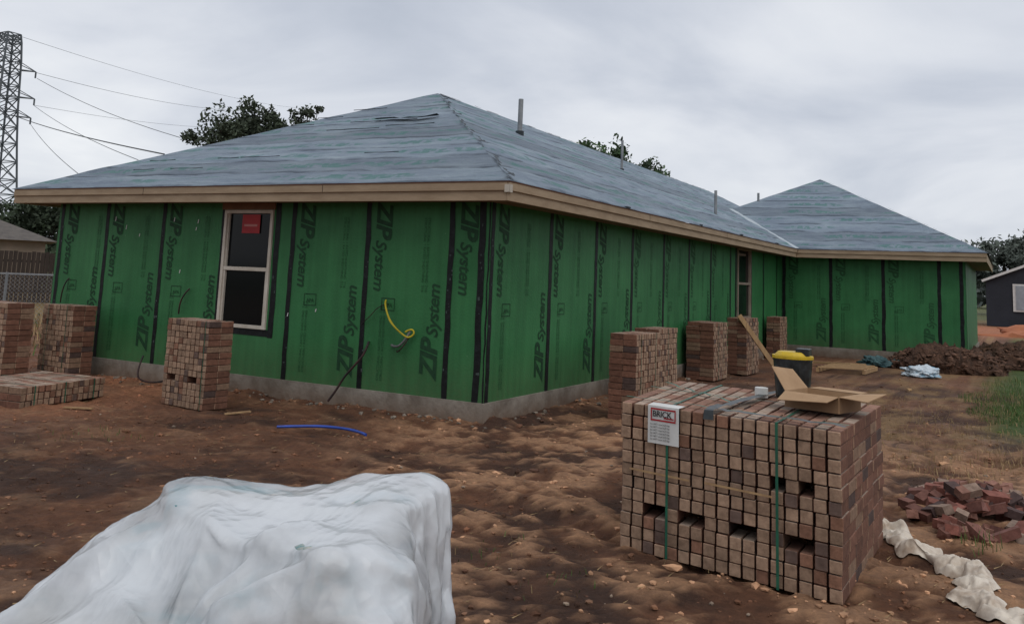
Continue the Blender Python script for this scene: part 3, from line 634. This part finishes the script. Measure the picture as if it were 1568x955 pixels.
lump('dirt_mound',(3.95,13.9,-.02),1.15,1.0,.5,M['mound'],21,amp=.16,rough_=.3); lump('dirt_mound',(5.6,17.5,-.02),1.4,2.0,.5,M['mound'],27,amp=.2,rough_=.3)
tube('blue_pipe',[(-1.30,-1.86,.055),(-1.1,-1.62,.06),(-.85,-1.5,.06),(-.55,-1.5,.055),(-.42,-1.55,.04)],.014,M['blue'])
def crum(p,seed=0):
    d,_=noise.voronoi(p+Vector((seed,seed,0))); return d[0]
pts=[(4.40,-1.95),(4.52,-2.2),(4.62,-2.42),(4.80,-2.52),(4.95,-2.70),(4.98,-2.95),(4.98,-3.2),(5.08,-3.4),(5.25,-3.5),(5.45,-3.45)]
rows=170; colsn=30; V=[];F=[]
for i in range(rows+1):
    t=i/rows*(len(pts)-1); k=min(int(t),len(pts)-2); f=t-k
    p=Vector((*pts[k],0)).lerp(Vector((*pts[k+1],0)),f); d=(Vector((*pts[min(k+2,len(pts)-1)],0))-Vector((*pts[max(k-1,0)],0))).normalized(); s=d.cross(Vector((0,0,1)))
    wd=.075+.16*abs(noise.noise(Vector((i*.04,2,0))))
    for j in range(colsn+1):
        q=j/colsn*2-1
        a=p+s*q*wd*(1+.7*noise.noise(Vector((i*.06,q*1.2,5))))+d*.07*noise.noise(Vector((i*.06,q*2,9)))
        z=.012+(crum(Vector((a.x*7,a.y*12,0)))*.085+crum(Vector((a.x*22,a.y*16,3)))*.02)*(1-abs(q)**4)
        V.append((a.x,a.y,gheight(a.x,a.y)+z))
for i in range(rows):
    for j in range(colsn): b0=i*(colsn+1)+j; F.append((b0,b0+1,b0+colsn+2,b0+colsn+1))
obj('plastic_sheet_scrap',V,F,M['cloth'],smooth=True)

# ------------------------------------------------------------ plastic covered sacks (cloth drape)
FW=Vector((-.483,.876,0)); RT=Vector((.876,.483,0)); CC=Vector((5.16,-8.93,0))
def L(r,f,z=0): return CC+RT*r+FW*f+Vector((0,0,z))
PC=empty('plastic_covered_sacks',L(-.85,3.25))
sacks=[]
def sack(r,f,z,hr,hf,hz,rot=0,seed=0,tilt=0):
    bm=bmesh.new(); bmesh.ops.create_cube(bm,size=2); bmesh.ops.subdivide_edges(bm,edges=bm.edges[:],cuts=5,use_grid_fill=True)
    R3=Matrix.Rotation(rot,3,'Z')@Matrix.Rotation(tilt,3,'Y'); o_=L(r,f,z)
    for v in bm.verts:
        d=v.co; e=max(abs(d.x),abs(d.y)); pil=1-.45*max(0,e-.3)**1.5
        x=d.x*(1-.12*d.y*d.y)*hr; y=d.y*(1-.12*d.x*d.x)*hf; zz=d.z*hz*pil
        zz+=noise.noise(Vector((d.x*2+seed,d.y*2,0)))*.03
        q=R3@Vector((x,y,zz)); v.co=o_+RT*q.x+FW*q.y+Vector((0,0,q.z))
    me=bpy.data.meshes.new('sack'); bm.to_mesh(me); bm.free(); me.materials.append(M['sack']); me.polygons.foreach_set('use_smooth',[True]*len(me.polygons))
    o=bpy.data.objects.new('sack',me); COL.objects.link(o); sacks.append(o)
for k,z in enumerate((.12,.27,.42,.57)):
    for i,r in enumerate((-1.12,-.55)):
        if not (k==3 and i==0): sack(r+random.uniform(-.03,.03),2.98,z,.28,.25,.085,random.uniform(-.12,.12),k*3+i)
        sack(r+random.uniform(-.03,.03),3.50,z,.28,.25,.085,random.uniform(-.12,.12),k*5+i)
sack(-1.0,3.55,.70,.24,.19,.085,.35,40,.1); sack(-.46,3.48,.735,.20,.24,.085,-.3,44,-.1); sack(-.48,3.0,.70,.16,.20,.07,.5,47,.15)
sack(-1.72,2.75,.14,.20,.3,.11,.3,50,.2); sack(-1.60,2.95,.32,.16,.24,.08,.6,51,.3); sack(-1.5,3.3,.36,.14,.16,.1,.2,53,.3)
for o in sacks:
    o.modifiers.new('col','COLLISION'); o.collision.thickness_outer=.008; o.collision.cloth_friction=14
fl=MB(); fl.box(-3,9,-12,0,-.1,.02); flo=fl.make('tmpfloor',[M['sack']]); flo.modifiers.new('col','COLLISION')
nxc,nyc=130,108; V=[];F=[]
for j in range(nyc+1):
    for i in range(nxc+1):
        r=-1.0+(i/nxc-.5)*2.5; f=3.15+(j/nyc-.5)*2.1
        V.append(L(r,f,.95+noise.noise(Vector((r*2.5,f*2.5,0)))*.10+noise.noise(Vector((r*8,f*8,4)))*.025))
for j in range(nyc):
    for i in range(nxc): b0=j*(nxc+1)+i; F.append((b0,b0+1,b0+nxc+2,b0+nxc+1))
cl=obj('plastic_cover_src',V,F,M['plastic'],smooth=True)
cm=cl.modifiers.new('cloth','CLOTH'); cs_=cm.settings; cs_.quality=6; cs_.mass=.15; cs_.tension_stiffness=30; cs_.compression_stiffness=30; cs_.shear_stiffness=12; cs_.bending_stiffness=.25; cs_.air_damping=1.0
try: cs_.shrink_min=-.10
except Exception: pass
cm.collision_settings.collision_quality=2; cm.collision_settings.distance_min=.008; cm.collision_settings.use_self_collision=False
cm.point_cache.frame_start=1; cm.point_cache.frame_end=60
for fr_ in range(1,40):
    S.frame_set(fr_)
dg=bpy.context.evaluated_depsgraph_get()
me=bpy.data.meshes.new_from_object(cl.evaluated_get(dg)); me.name='plastic_cover'
bpy.data.objects.remove(cl); bpy.data.objects.remove(flo)
S.frame_set(1)
bm=bmesh.new(); bm.from_mesh(me)
for _ in range(3): bmesh.ops.smooth_vert(bm,verts=bm.verts[:],factor=.5,use_axis_x=True,use_axis_y=True,use_axis_z=True)
bmesh.ops.subdivide_edges(bm,edges=bm.edges[:],cuts=1,use_grid_fill=True,smooth=0)
bm.normal_update()
new=[]
for v in bm.verts:
    p=v.co-CC; r=p.dot(RT); f=p.dot(FW); z_=v.co.z; dr=r+.98; df=f-2.80; d=math.hypot(dr,df); th=math.atan2(df,dr)
    k=math.exp(-(d/.6)**2)*sm(.02,.16,d)
    w1=noise.noise(Vector((r*1.2,f*1.2,z_*1.2)))*.25; w2=noise.noise(Vector((r*1.2,f*1.2,z_*1.2+9)))*.25
    cr_=1-abs(math.sin(th*4.0+w1*4))*2
    star=k*cr_*.034+.045*math.exp(-(d/.04)**2)-.035*math.exp(-(d/.18)**2)
    q=Vector(((r+w1)*2.4+f*.9,(f+w2)*4.2-r*.9,z_*2.6))
    vd,_=noise.voronoi(q); e1=vd[0]
    q2=Vector(((r+w2)*6.5-f*2,(f+w1)*4.5,z_*5)); vd2,_=noise.voronoi(q2); e2=vd2[0]
    # long drawn-out pleats on the hanging sides
    side_=1-min(1,abs(v.normal.z)*1.4); ple=(1-abs(noise.noise(Vector((r*6,f*6,z_*.8))))*3)*.022*side_
    amt=(e1-.45)*.062+(e2-.45)*.018
    amt=amt*(1-.6*k)+ple
    new.append(v.co+v.normal*(amt*(1 if z_>.06 else .2))+Vector((0,0,star if z_>.25 else 0)))
for v,c in zip(bm.verts,new): v.co=c
bm.to_mesh(me); bm.free()
me.polygons.foreach_set('use_smooth',[True]*len(me.polygons))
o=bpy.data.objects.new('plastic_cover',me); COL.objects.link(o)
o.parent=PC; o.matrix_parent_inverse=Matrix.Translation(-Vector(PC.location))
for s_ in sacks:
    s_.modifiers.clear(); s_.parent=PC; s_.matrix_parent_inverse=Matrix.Translation(-Vector(PC.location))

# ------------------------------------------------------------ clods, straw and grass
V=[];F=[];C=[]
ico=bmesh.new(); bmesh.ops.create_icosphere(ico,subdivisions=1,radius=1); iv=[v.co.copy() for v in ico.verts]; idf=[tuple(v.index for v in f.verts) for f in ico.faces]; ico.free()
def clod(x,y,s,c,z=None):
    z=gheight(x,y) if z is None else z; b0=len(V); a_=random.uniform(0,6.28); sc=(random.uniform(.7,1.5),random.uniform(.6,1.1),random.uniform(.4,.8)); Rz=Matrix.Rotation(a_,3,'Z')
    for v in iv:
        j=1+random.uniform(-.3,.3); q=Rz@Vector((v.x*sc[0]*s*j,v.y*sc[1]*s*j,v.z*sc[2]*s*j)); V.append((x+q.x,y+q.y,z+q.z+s*.15))
    F.extend([tuple(b0+k for k in q) for q in idf]); C.extend([c]*len(idf))
for i in range(9500):
    f=2.2+16*random.random()**1.7; r=random.uniform(-.62,.62)*f
    p=L(r,f); x,y=p.x,p.y
    if -8<x<.1 and y>-.05: continue
    if y>YW-.1 and x<4.5: continue
    if f<4.2 and -1.9<r<0: continue
    s=.005+.022*random.random()**3
    if random.random()<.03: s*=1.7
    base=gcolor(x,y); c=base*random.uniform(.7,1.5) if random.random()<.95 else np.array((.36,.27,.20))*random.uniform(.6,1.1)
    clod(x,y,s,c)
for i in range(300):
    if random.random()<.6: x=random.uniform(-7.7,.2); y=-.05-abs(random.gauss(0,.16))
    else: y=random.uniform(-.2,14); x=.06+abs(random.gauss(0,.18))
    s=random.uniform(.01,.04); c=gcolor(x,y)*random.uniform(.8,1.6) if random.random()<.6 else np.array((.3,.25,.2))*random.uniform(.6,1.1); clod(x,y,s,c)
for i in range(900):
    cx,cy,rx,ry,h=random.choice(((3.95,13.9,1.25,1.1,.5),(5.6,17.5,1.5,2.1,.5))); a_=random.uniform(0,6.28); rr=math.sqrt(random.random())
    clod(cx+math.cos(a_)*rr*rx,cy+math.sin(a_)*rr*ry,random.uniform(.02,.07),np.array((.13,.07,.045))*random.uniform(.5,1.5),h*math.sqrt(max(0,1-rr*rr))*.97-.01)
obj('soil_clods',V,F,M['stone'],cols=C)
V=[];F=[];C=[]
def blade(x,y,h,w_,lean,c,flat=False):
    z=gheight(x,y); a_=random.uniform(0,6.28); dx,dy=math.cos(a_),math.sin(a_); px_,py_=-dy*w_,dx*w_
    b0=len(V)
    if flat: V.extend([(x-px_,y-py_,z+.006),(x+px_,y+py_,z+.01),(x+dx*h,y+dy*h,z+.02)]); F.append((b0,b0+1,b0+2)); C.append(c); return
    mx_,my_=x+dx*lean*.4,y+dy*lean*.4
    V.extend([(x-px_,y-py_,z-.01),(x+px_,y+py_,z-.01),(mx_+px_*.7,my_+py_*.7,z+h*.6),(mx_-px_*.7,my_-py_*.7,z+h*.6),(x+dx*lean,y+dy*lean,z+h)])
    F.extend([(b0,b0+1,b0+2,b0+3),(b0+3,b0+2,b0+4)]); C.extend([c,c])
gcol=lambda:np.array((.07,.13,.03))*random.uniform(.6,1.4); scol=lambda:np.array((.38,.26,.13))*random.uniform(.6,1.2)
for i in range(3000):
    f=2.4+16*random.random()**1.4; r=random.uniform(-.6,.6)*f; p=L(r,f)
    if (-8<p.x<.1 and p.y>-.05) or (p.y>YW and p.x<4.5): continue
    blade(p.x,p.y,random.uniform(.02,.09),.002,0,scol()*.8,True)
for (cx,cy,rad,cnt,hh,gr) in((-2.6,-3.2,.35,40,.045,1),(-2.2,-2.9,.2,20,.05,1),(2.35,-3.9,.2,25,.04,1),(3.0,-4.3,.2,20,.04,1),(4.95,-2.0,.15,60,.09,1),(4.6,.9,.5,260,.06,0),(3.7,1.5,.6,200,.05,0),(4.5,3.5,.9,450,.06,0),(5.3,6.0,.7,1800,.07,1),(5.4,8.0,1.0,2400,.08,1),(6.3,10.5,1.6,2200,.10,1),(3.8,6,.9,300,.05,0),(5.2,1.8,.4,260,.07,0)):
    for i in range(cnt):
        a_=random.uniform(0,6.28); rr=rad*random.random()**.6; blade(cx+math.cos(a_)*rr,cy+math.sin(a_)*rr*1.6,hh*random.uniform(.4,1.2),.003,hh*random.uniform(.1,.9),gcol() if gr and random.random()<.8 else scol())
for i in range(5000):
    x=random.uniform(-20,-9); y=random.uniform(-3,14); blade(x,y,random.uniform(.08,.25),.012,.1,scol() if random.random()<.75 else gcol())
obj('grass',V,F,M['blade'],cols=C)

# ------------------------------------------------------------ trees
def tree(name,x,y,top,rad,leaves,ls,seed,crownbase=.35,tint=(.045,.065,.03),cf=1.0):  # tint: leaf colour, lightened on far trees to paint in haze
    rnd=random.Random(seed); E=empty(name,(x,y,0))
    V=[];F=[]
    def limb(a,b_,r0,r1,nn=7):
        a=Vector(a);b_=Vector(b_); d=(b_-a).normalized(); u=d.orthogonal().normalized(); v=d.cross(u); k=len(V)
        for p,r in((a,r0),(b_,r1)):
            for i in range(nn): an=i/nn*6.283; V.append(tuple(p+u*math.cos(an)*r+v*math.sin(an)*r))
        for i in range(nn): F.append((k+i,k+(i+1)%nn,k+nn+(i+1)%nn,k+nn+i))
    tr_=top*.028; base=Vector((x,y,-.1)); fork=Vector((x+rnd.uniform(-.3,.3),y,top*crownbase)); limb(base,fork,tr_*1.3,tr_)
    cl_=[]
    nl=22
    for i in range(nl):
        an=i*2.399+rnd.uniform(-.4,.4); el=1.0-(i/nl)*.85+rnd.uniform(-.06,.04); rr=rad*rnd.uniform(.5,1.0)*math.sqrt(max(.05,1-(el-.4)**2*2.0))
        tip=Vector((x+math.cos(an)*rr,y+math.sin(an)*rr,top*crownbase+(top*(1-crownbase))*el*.93))
        mid=fork.lerp(tip,.5)+Vector((rnd.uniform(-.3,.3),rnd.uniform(-.3,.3),.2)); limb(fork,mid,tr_*.5,tr_*.25); limb(mid,tip,tr_*.25,tr_*.06,5)
        cl_.append((tip,rad*rnd.uniform(.20,.34)*cf,rnd.uniform(.6,1.3)))
        for _ in range(3):
            t2=tip+Vector((rnd.uniform(-1,1),rnd.uniform(-1,1),rnd.uniform(-.7,.35)))*rad*.36; limb(mid,t2,tr_*.14,tr_*.04,4); cl_.append((t2,rad*rnd.uniform(.10,.24)*cf,rnd.uniform(.6,1.3)))
    obj('trunk_and_limbs',V,F,M['bark'],E,smooth=True)
    V2=[];F2=[];C2=[]
    for i in range(leaves):
        c,r,t=rnd.choice(cl_); d=Vector((rnd.gauss(0,1),rnd.gauss(0,1),rnd.gauss(0,.75))); d.normalize(); p=c+d*r*rnd.random()**.45
        a=Vector((rnd.gauss(0,1),rnd.gauss(0,1),rnd.gauss(0,1))).normalized(); b__=a.orthogonal().normalized(); s=ls*rnd.uniform(.5,1.2); k=len(V2)
        V2.extend([tuple(p-a*s),tuple(p+b__*s*.45),tuple(p+a*s),tuple(p-b__*s*.45)]); F2.append((k,k+1,k+2,k+3))
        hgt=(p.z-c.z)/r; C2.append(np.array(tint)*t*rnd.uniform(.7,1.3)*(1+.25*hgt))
    obj('leaves',V2,F2,M['leaf'],E,cols=C2)
tree('oak_tree',-23.5,18.9,8.5,2.5,16000,.11,3,.42,(.05,.065,.04),1.1)
tree('oak_tree',-22.2,20.6,8.7,1.5,6000,.10,5,.5,(.05,.065,.04),1.2)
tree('oak_tree',-11.1,28.0,8.1,2.0,9000,.12,8,.4,(.05,.09,.035),1.2)
tree('oak_tree',-10.6,33.0,7.6,1.8,7000,.13,11,.4,(.05,.085,.04),1.2)
tree('oak_tree',-54.,31.0,5.9,3.6,8000,.22,14,.25,(.05,.07,.04),1.2)
tree('oak_tree',4.9,92,7.4,3.6,8000,.28,19,.25,(.075,.09,.075),1.2); tree('oak_tree',9.5,96,8.2,4.4,8000,.3,22,.25,(.075,.09,.075),1.2)
V2=[];F2=[];C2=[]
rnd=random.Random(5)
for i in range(22000):
    ang=math.radians(rnd.uniform(-12,150)); R0=rnd.uniform(150,175); x=5+R0*math.cos(ang); y=-9+R0*math.sin(ang)
    hh=4.5+2.5*noise.noise(Vector((ang*14,0,0)))+1.5*noise.noise(Vector((ang*45,3,0))); z=hh*rnd.random()**.8
    a=Vector((rnd.gauss(0,1),rnd.gauss(0,1),rnd.gauss(0,1))).normalized(); b__=a.orthogonal(); s=.7; k=len(V2); p=Vector((x,y,z))
    V2.extend([tuple(p-a*s),tuple(p+b__*s*.6),tuple(p+a*s),tuple(p-b__*s*.6)]); F2.append((k,k+1,k+2,k+3)); C2.append(np.array((.08,.095,.085))*rnd.uniform(.7,1.3))
obj('distant_trees',V2,F2,M['leaf'],cols=C2)

# ------------------------------------------------------------ neighbours, fences, shed
D1=Vector((-.845,.535,0)); D2_=Vector((.535,.845,0))
def Q(d,s,z=0): return CC+D1*d+D2_*s+Vector((0,0,z))
NH=empty('neighbour_house',Q(54,-4)); w=MB()
def hiproof(w,c,ha,hb,ax,ay,ze,zr,rl,mi):
    c=Vector(c); p=[c+ax*sx*ha+ay*sy*hb+Vector((0,0,ze)) for sx,sy in((-1,-1),(1,-1),(1,1),(-1,1))]; r0=c-ax*rl+Vector((0,0,zr)); r1=c+ax*rl+Vector((0,0,zr))
    w.quad(p[0],p[1],r1,r0,mi=mi); w.quad(p[1],p[2],r1,mi=mi); w.quad(p[2],p[3],r0,r1,mi=mi); w.quad(p[3],p[0],r0,mi=mi); w.quad(p[3],p[2],p[1],p[0],mi=0)
c=Q(54,-4.6); w.obox(c+Vector((0,0,1.2)),D2_*6.1,D1*4.2,Vector((0,0,1.25)),0)
hiproof(w,c,6.6,4.7,D2_,D1,2.45,4.1,2.4,1)
w.obox(Q(49.7,-1,1.4),D2_*.5,D1*.05,Vector((0,0,.6)),2); w.obox(Q(49.7,-5,1.4),D2_*.5,D1*.05,Vector((0,0,.6)),2)
w.make('house_body',[M['housewall'],M['shingle'],M['dark']],NH)
FN=empty('wood_fence',Q(38,0)); w=MB()
for i in range(240):
    s=-16+i*.15; hgt=1.85+random.uniform(-.02,.02); w.obox(Q(38,s,hgt/2),D2_*.068,D1*.01,Vector((0,0,hgt/2)))
w.obox(Q(38.05,2,1.5),D2_*18,D1*.02,Vector((0,0,.045))); w.obox(Q(38.05,2,.4),D2_*18,D1*.02,Vector((0,0,.045)))
w.make('boards',[M['fence']],FN)
CF=empty('chain_link_fence',Q(26,0)); w=MB()
for i in range(14): w.beam(Q(26,-12+i*2.4,-.1),Q(26,-12+i*2.4,1.25),.05)
w.beam(Q(26,-12,1.22),Q(26,20,1.22),.04)
for i in range(330):
    s=-12+i*.1; 
    w.beam(Q(26.02,s,0),Q(26.02,s+1.2,1.2),.005); w.beam(Q(25.98,s+1.2,0),Q(25.98,s,1.2),.005)
w.make('posts_and_mesh',[M['galv']],CF)
SH=empty('dark_shed',(7.0,53.5,0)); w=MB()
w.box(4.1,10.2,52,58,0,2.7,0)
w.quad((3.9,51.8,2.62),(7.1,51.8,3.95),(7.1,58.2,3.95),(3.9,58.2,2.62),mi=1); w.quad((7.1,51.8,3.95),(10.4,51.8,2.62),(10.4,58.2,2.62),(7.1,58.2,3.95),mi=1)
w.quad((4.1,52,2.7),(10.2,52,2.7),(7.1,52,3.9),mi=0)
w.box(5.5,7.2,51.9,51.95,.9,2.5,2); w.box(5.65,6.3,51.86,51.89,1.0,2.4,3); w.box(6.4,7.05,51.86,51.89,1.0,2.4,3)
w.beam((3.9,51.75,2.62),(7.1,51.75,3.97),.06,.14,2); w.beam((7.1,51.75,3.97),(10.4,51.75,2.62),.06,.14,2)
w.make('shed_body',[M['shedwall'],M['shedroof'],M['white'],mat('shed_pane',(.3,.33,.36),None,3,.3,0)],SH)
lump('dirt_mound',(9.5,38,-.3),5.5,2.2,.9,mat('orange_soil',(.42,.16,.08),(.3,.11,.06),1,.95,.5),44,amp=.3)

# ------------------------------------------------------------ transmission tower and lines
TW=Vector((-114.7,63.5,0)); TE=empty('transmission_tower',TW); w=MB()
lv=[(0,3.0),(6,2.45),(12,2.0),(17,1.65),(21.5,1.4),(25,1.3),(28.5,1.2),(31.0,1.05),(32.2,.9)]
cr=lambda z,h:[TW+Vector((sx*h,sy*h,z)) for sx,sy in((-1,-1),(1,-1),(1,1),(-1,1))]
for (z0,h0),(z1,h1) in zip(lv,lv[1:]):
    nsub=3 if z0<12 else 2
    for q in range(nsub):
        a0=q/nsub;a1=(q+1)/nsub; A=cr(z0+(z1-z0)*a0,h0+(h1-h0)*a0);B=cr(z0+(z1-z0)*a1,h0+(h1-h0)*a1)
        for i in range(4):
            j=(i+1)%4; w.beam(A[i],B[i],.2); w.beam(A[i],B[j],.11); w.beam(A[j],B[i],.11); w.beam(B[i],B[j],.11)
ad=Vector((.55,.83,0))
for z,ln in ((27.3,3.6),(23.5,3.8),(20.8,3.6)):
    for sg in(-1,1):
        tip=TW+ad*sg*ln+Vector((0,0,z)); 
        for s in(-1,1): w.beam(TW+ad*sg*1.0+Vector((0,s*.9,z)),tip,.13); w.beam(TW+ad*sg*1.0+Vector((0,s*.9,z+1.1)),tip,.10)
        w.beam(tip,tip-Vector((0,0,.9)),.16)
w.make('lattice',[M['steel']],TE)
PLn=empty('power_lines',TW)
def wire(a,b_,sag,r):
    a=Vector(a);b_=Vector(b_); pts=[]
    for i in range(13): t=i/12; p=a.lerp(b_,t); p.z-=sag*4*t*(1-t); pts.append(tuple(p))
    tube('wire',pts,r,M['wire'],PLn)
wire((-113.7,65,20.8),(-40.9,29.5,8.4),.3,.045)
wire((-112.7,66.5,27.2),(-171,168.6,43.6),1.5,.028)
wire((-112.6,66.7,26.4),(-70.7,56.2,14.8),.6,.032)
wire((-112.6,66.6,22.6),(-57.5,40.8,10),.5,.028)
wire((-112.6,66.5,19.9),(-60.1,37.3,8.5),.4,.028)
wire((-114.7,64.5,32.2),(-194,215,54),2,.024)
wire((-112.6,66.7,22.6),(-180,190,44),2,.022)

# ------------------------------------------------------------ world, sun, camera
W=bpy.data.worlds.new('World'); S.world=W; W.use_nodes=True; n=W.node_tree.nodes; l=W.node_tree.links
bg=n['Background']; sky=N(n,'ShaderNodeTexSky',sky_type='NISHITA'); sky.sun_disc=False
SE,SA=math.radians(58),math.radians(125)
sky.sun_elevation=SE; sky.sun_rotation=SA
tc=N(n,'ShaderNodeTexCoord'); sp=N(n,'ShaderNodeSeparateXYZ'); l.new(tc.outputs['Generated'],sp.inputs[0])
zc=N(n,'ShaderNodeMath',operation='MAXIMUM'); l.new(sp.outputs['Z'],zc.inputs[0]); zc.inputs[1].default_value=0
za=N(n,'ShaderNodeMath',operation='ADD'); l.new(zc.outputs[0],za.inputs[0]); za.inputs[1].default_value=.22
cb=N(n,'ShaderNodeCombineXYZ')
for i,ax in enumerate('XY'):
    d=N(n,'ShaderNodeMath',operation='DIVIDE'); l.new(sp.outputs[ax],d.inputs[0]); l.new(za.outputs[0],d.inputs[1]); l.new(d.outputs[0],cb.inputs[i])
t1=N(n,'ShaderNodeTexNoise'); t1.inputs['Scale'].default_value=1.0; t1.inputs['Detail'].default_value=7; t1.inputs['Roughness'].default_value=.5; t1.inputs['Distortion'].default_value=.4
l.new(cb.outputs[0],t1.inputs['Vector'])
cr_=ramp(n,[(.28,(4.7,5.15,6.0)),(.42,(5.9,6.3,7.1)),(.54,(7.4,7.7,8.3)),(.70,(8.9,9.1,9.4))]); l.new(t1.outputs['Fac'],cr_.inputs[0])
mx=N(n,'ShaderNodeMix',data_type='RGBA'); mx.inputs[0].default_value=.94; l.new(sky.outputs[0],mx.inputs[6]); l.new(cr_.outputs[0],mx.inputs[7])
l.new(mx.outputs[2],bg.inputs['Color']); bg.inputs['Strength'].default_value=.1
sd=bpy.data.lights.new('sun','SUN'); sd.energy=1.2; sd.angle=math.radians(60); sd.color=(1,.96,.91)
so=bpy.data.objects.new('sun',sd); COL.objects.link(so)
dv=Vector((math.sin(SA)*math.cos(SE),math.cos(SA)*math.cos(SE),math.sin(SE)))
so.rotation_euler=dv.to_track_quat('Z','Y').to_euler(); so.location=(10,-10,30)
cd=bpy.data.cameras.new('camera'); cam=bpy.data.objects.new('camera',cd); COL.objects.link(cam); S.camera=cam
cx=Vector((.8776,.4776,.0414)).normalized(); cz=Vector((.4786,-.8679,-.1328)); cz=(cz-cx*cz.dot(cx)).normalized(); cy=cz.cross(cx)
mt_=Matrix((cx,cy,cz)).transposed().to_4x4(); mt_.translation=Vector((5.162,-8.927,1.63)); cam.matrix_world=mt_
cd.sensor_width=36; cd.lens=31.59; cd.shift_y=-.1508; cd.clip_end=6000; cd.clip_start=.05
S.view_settings.view_transform='Standard'; S.view_settings.look='None'; S.view_settings.exposure=0
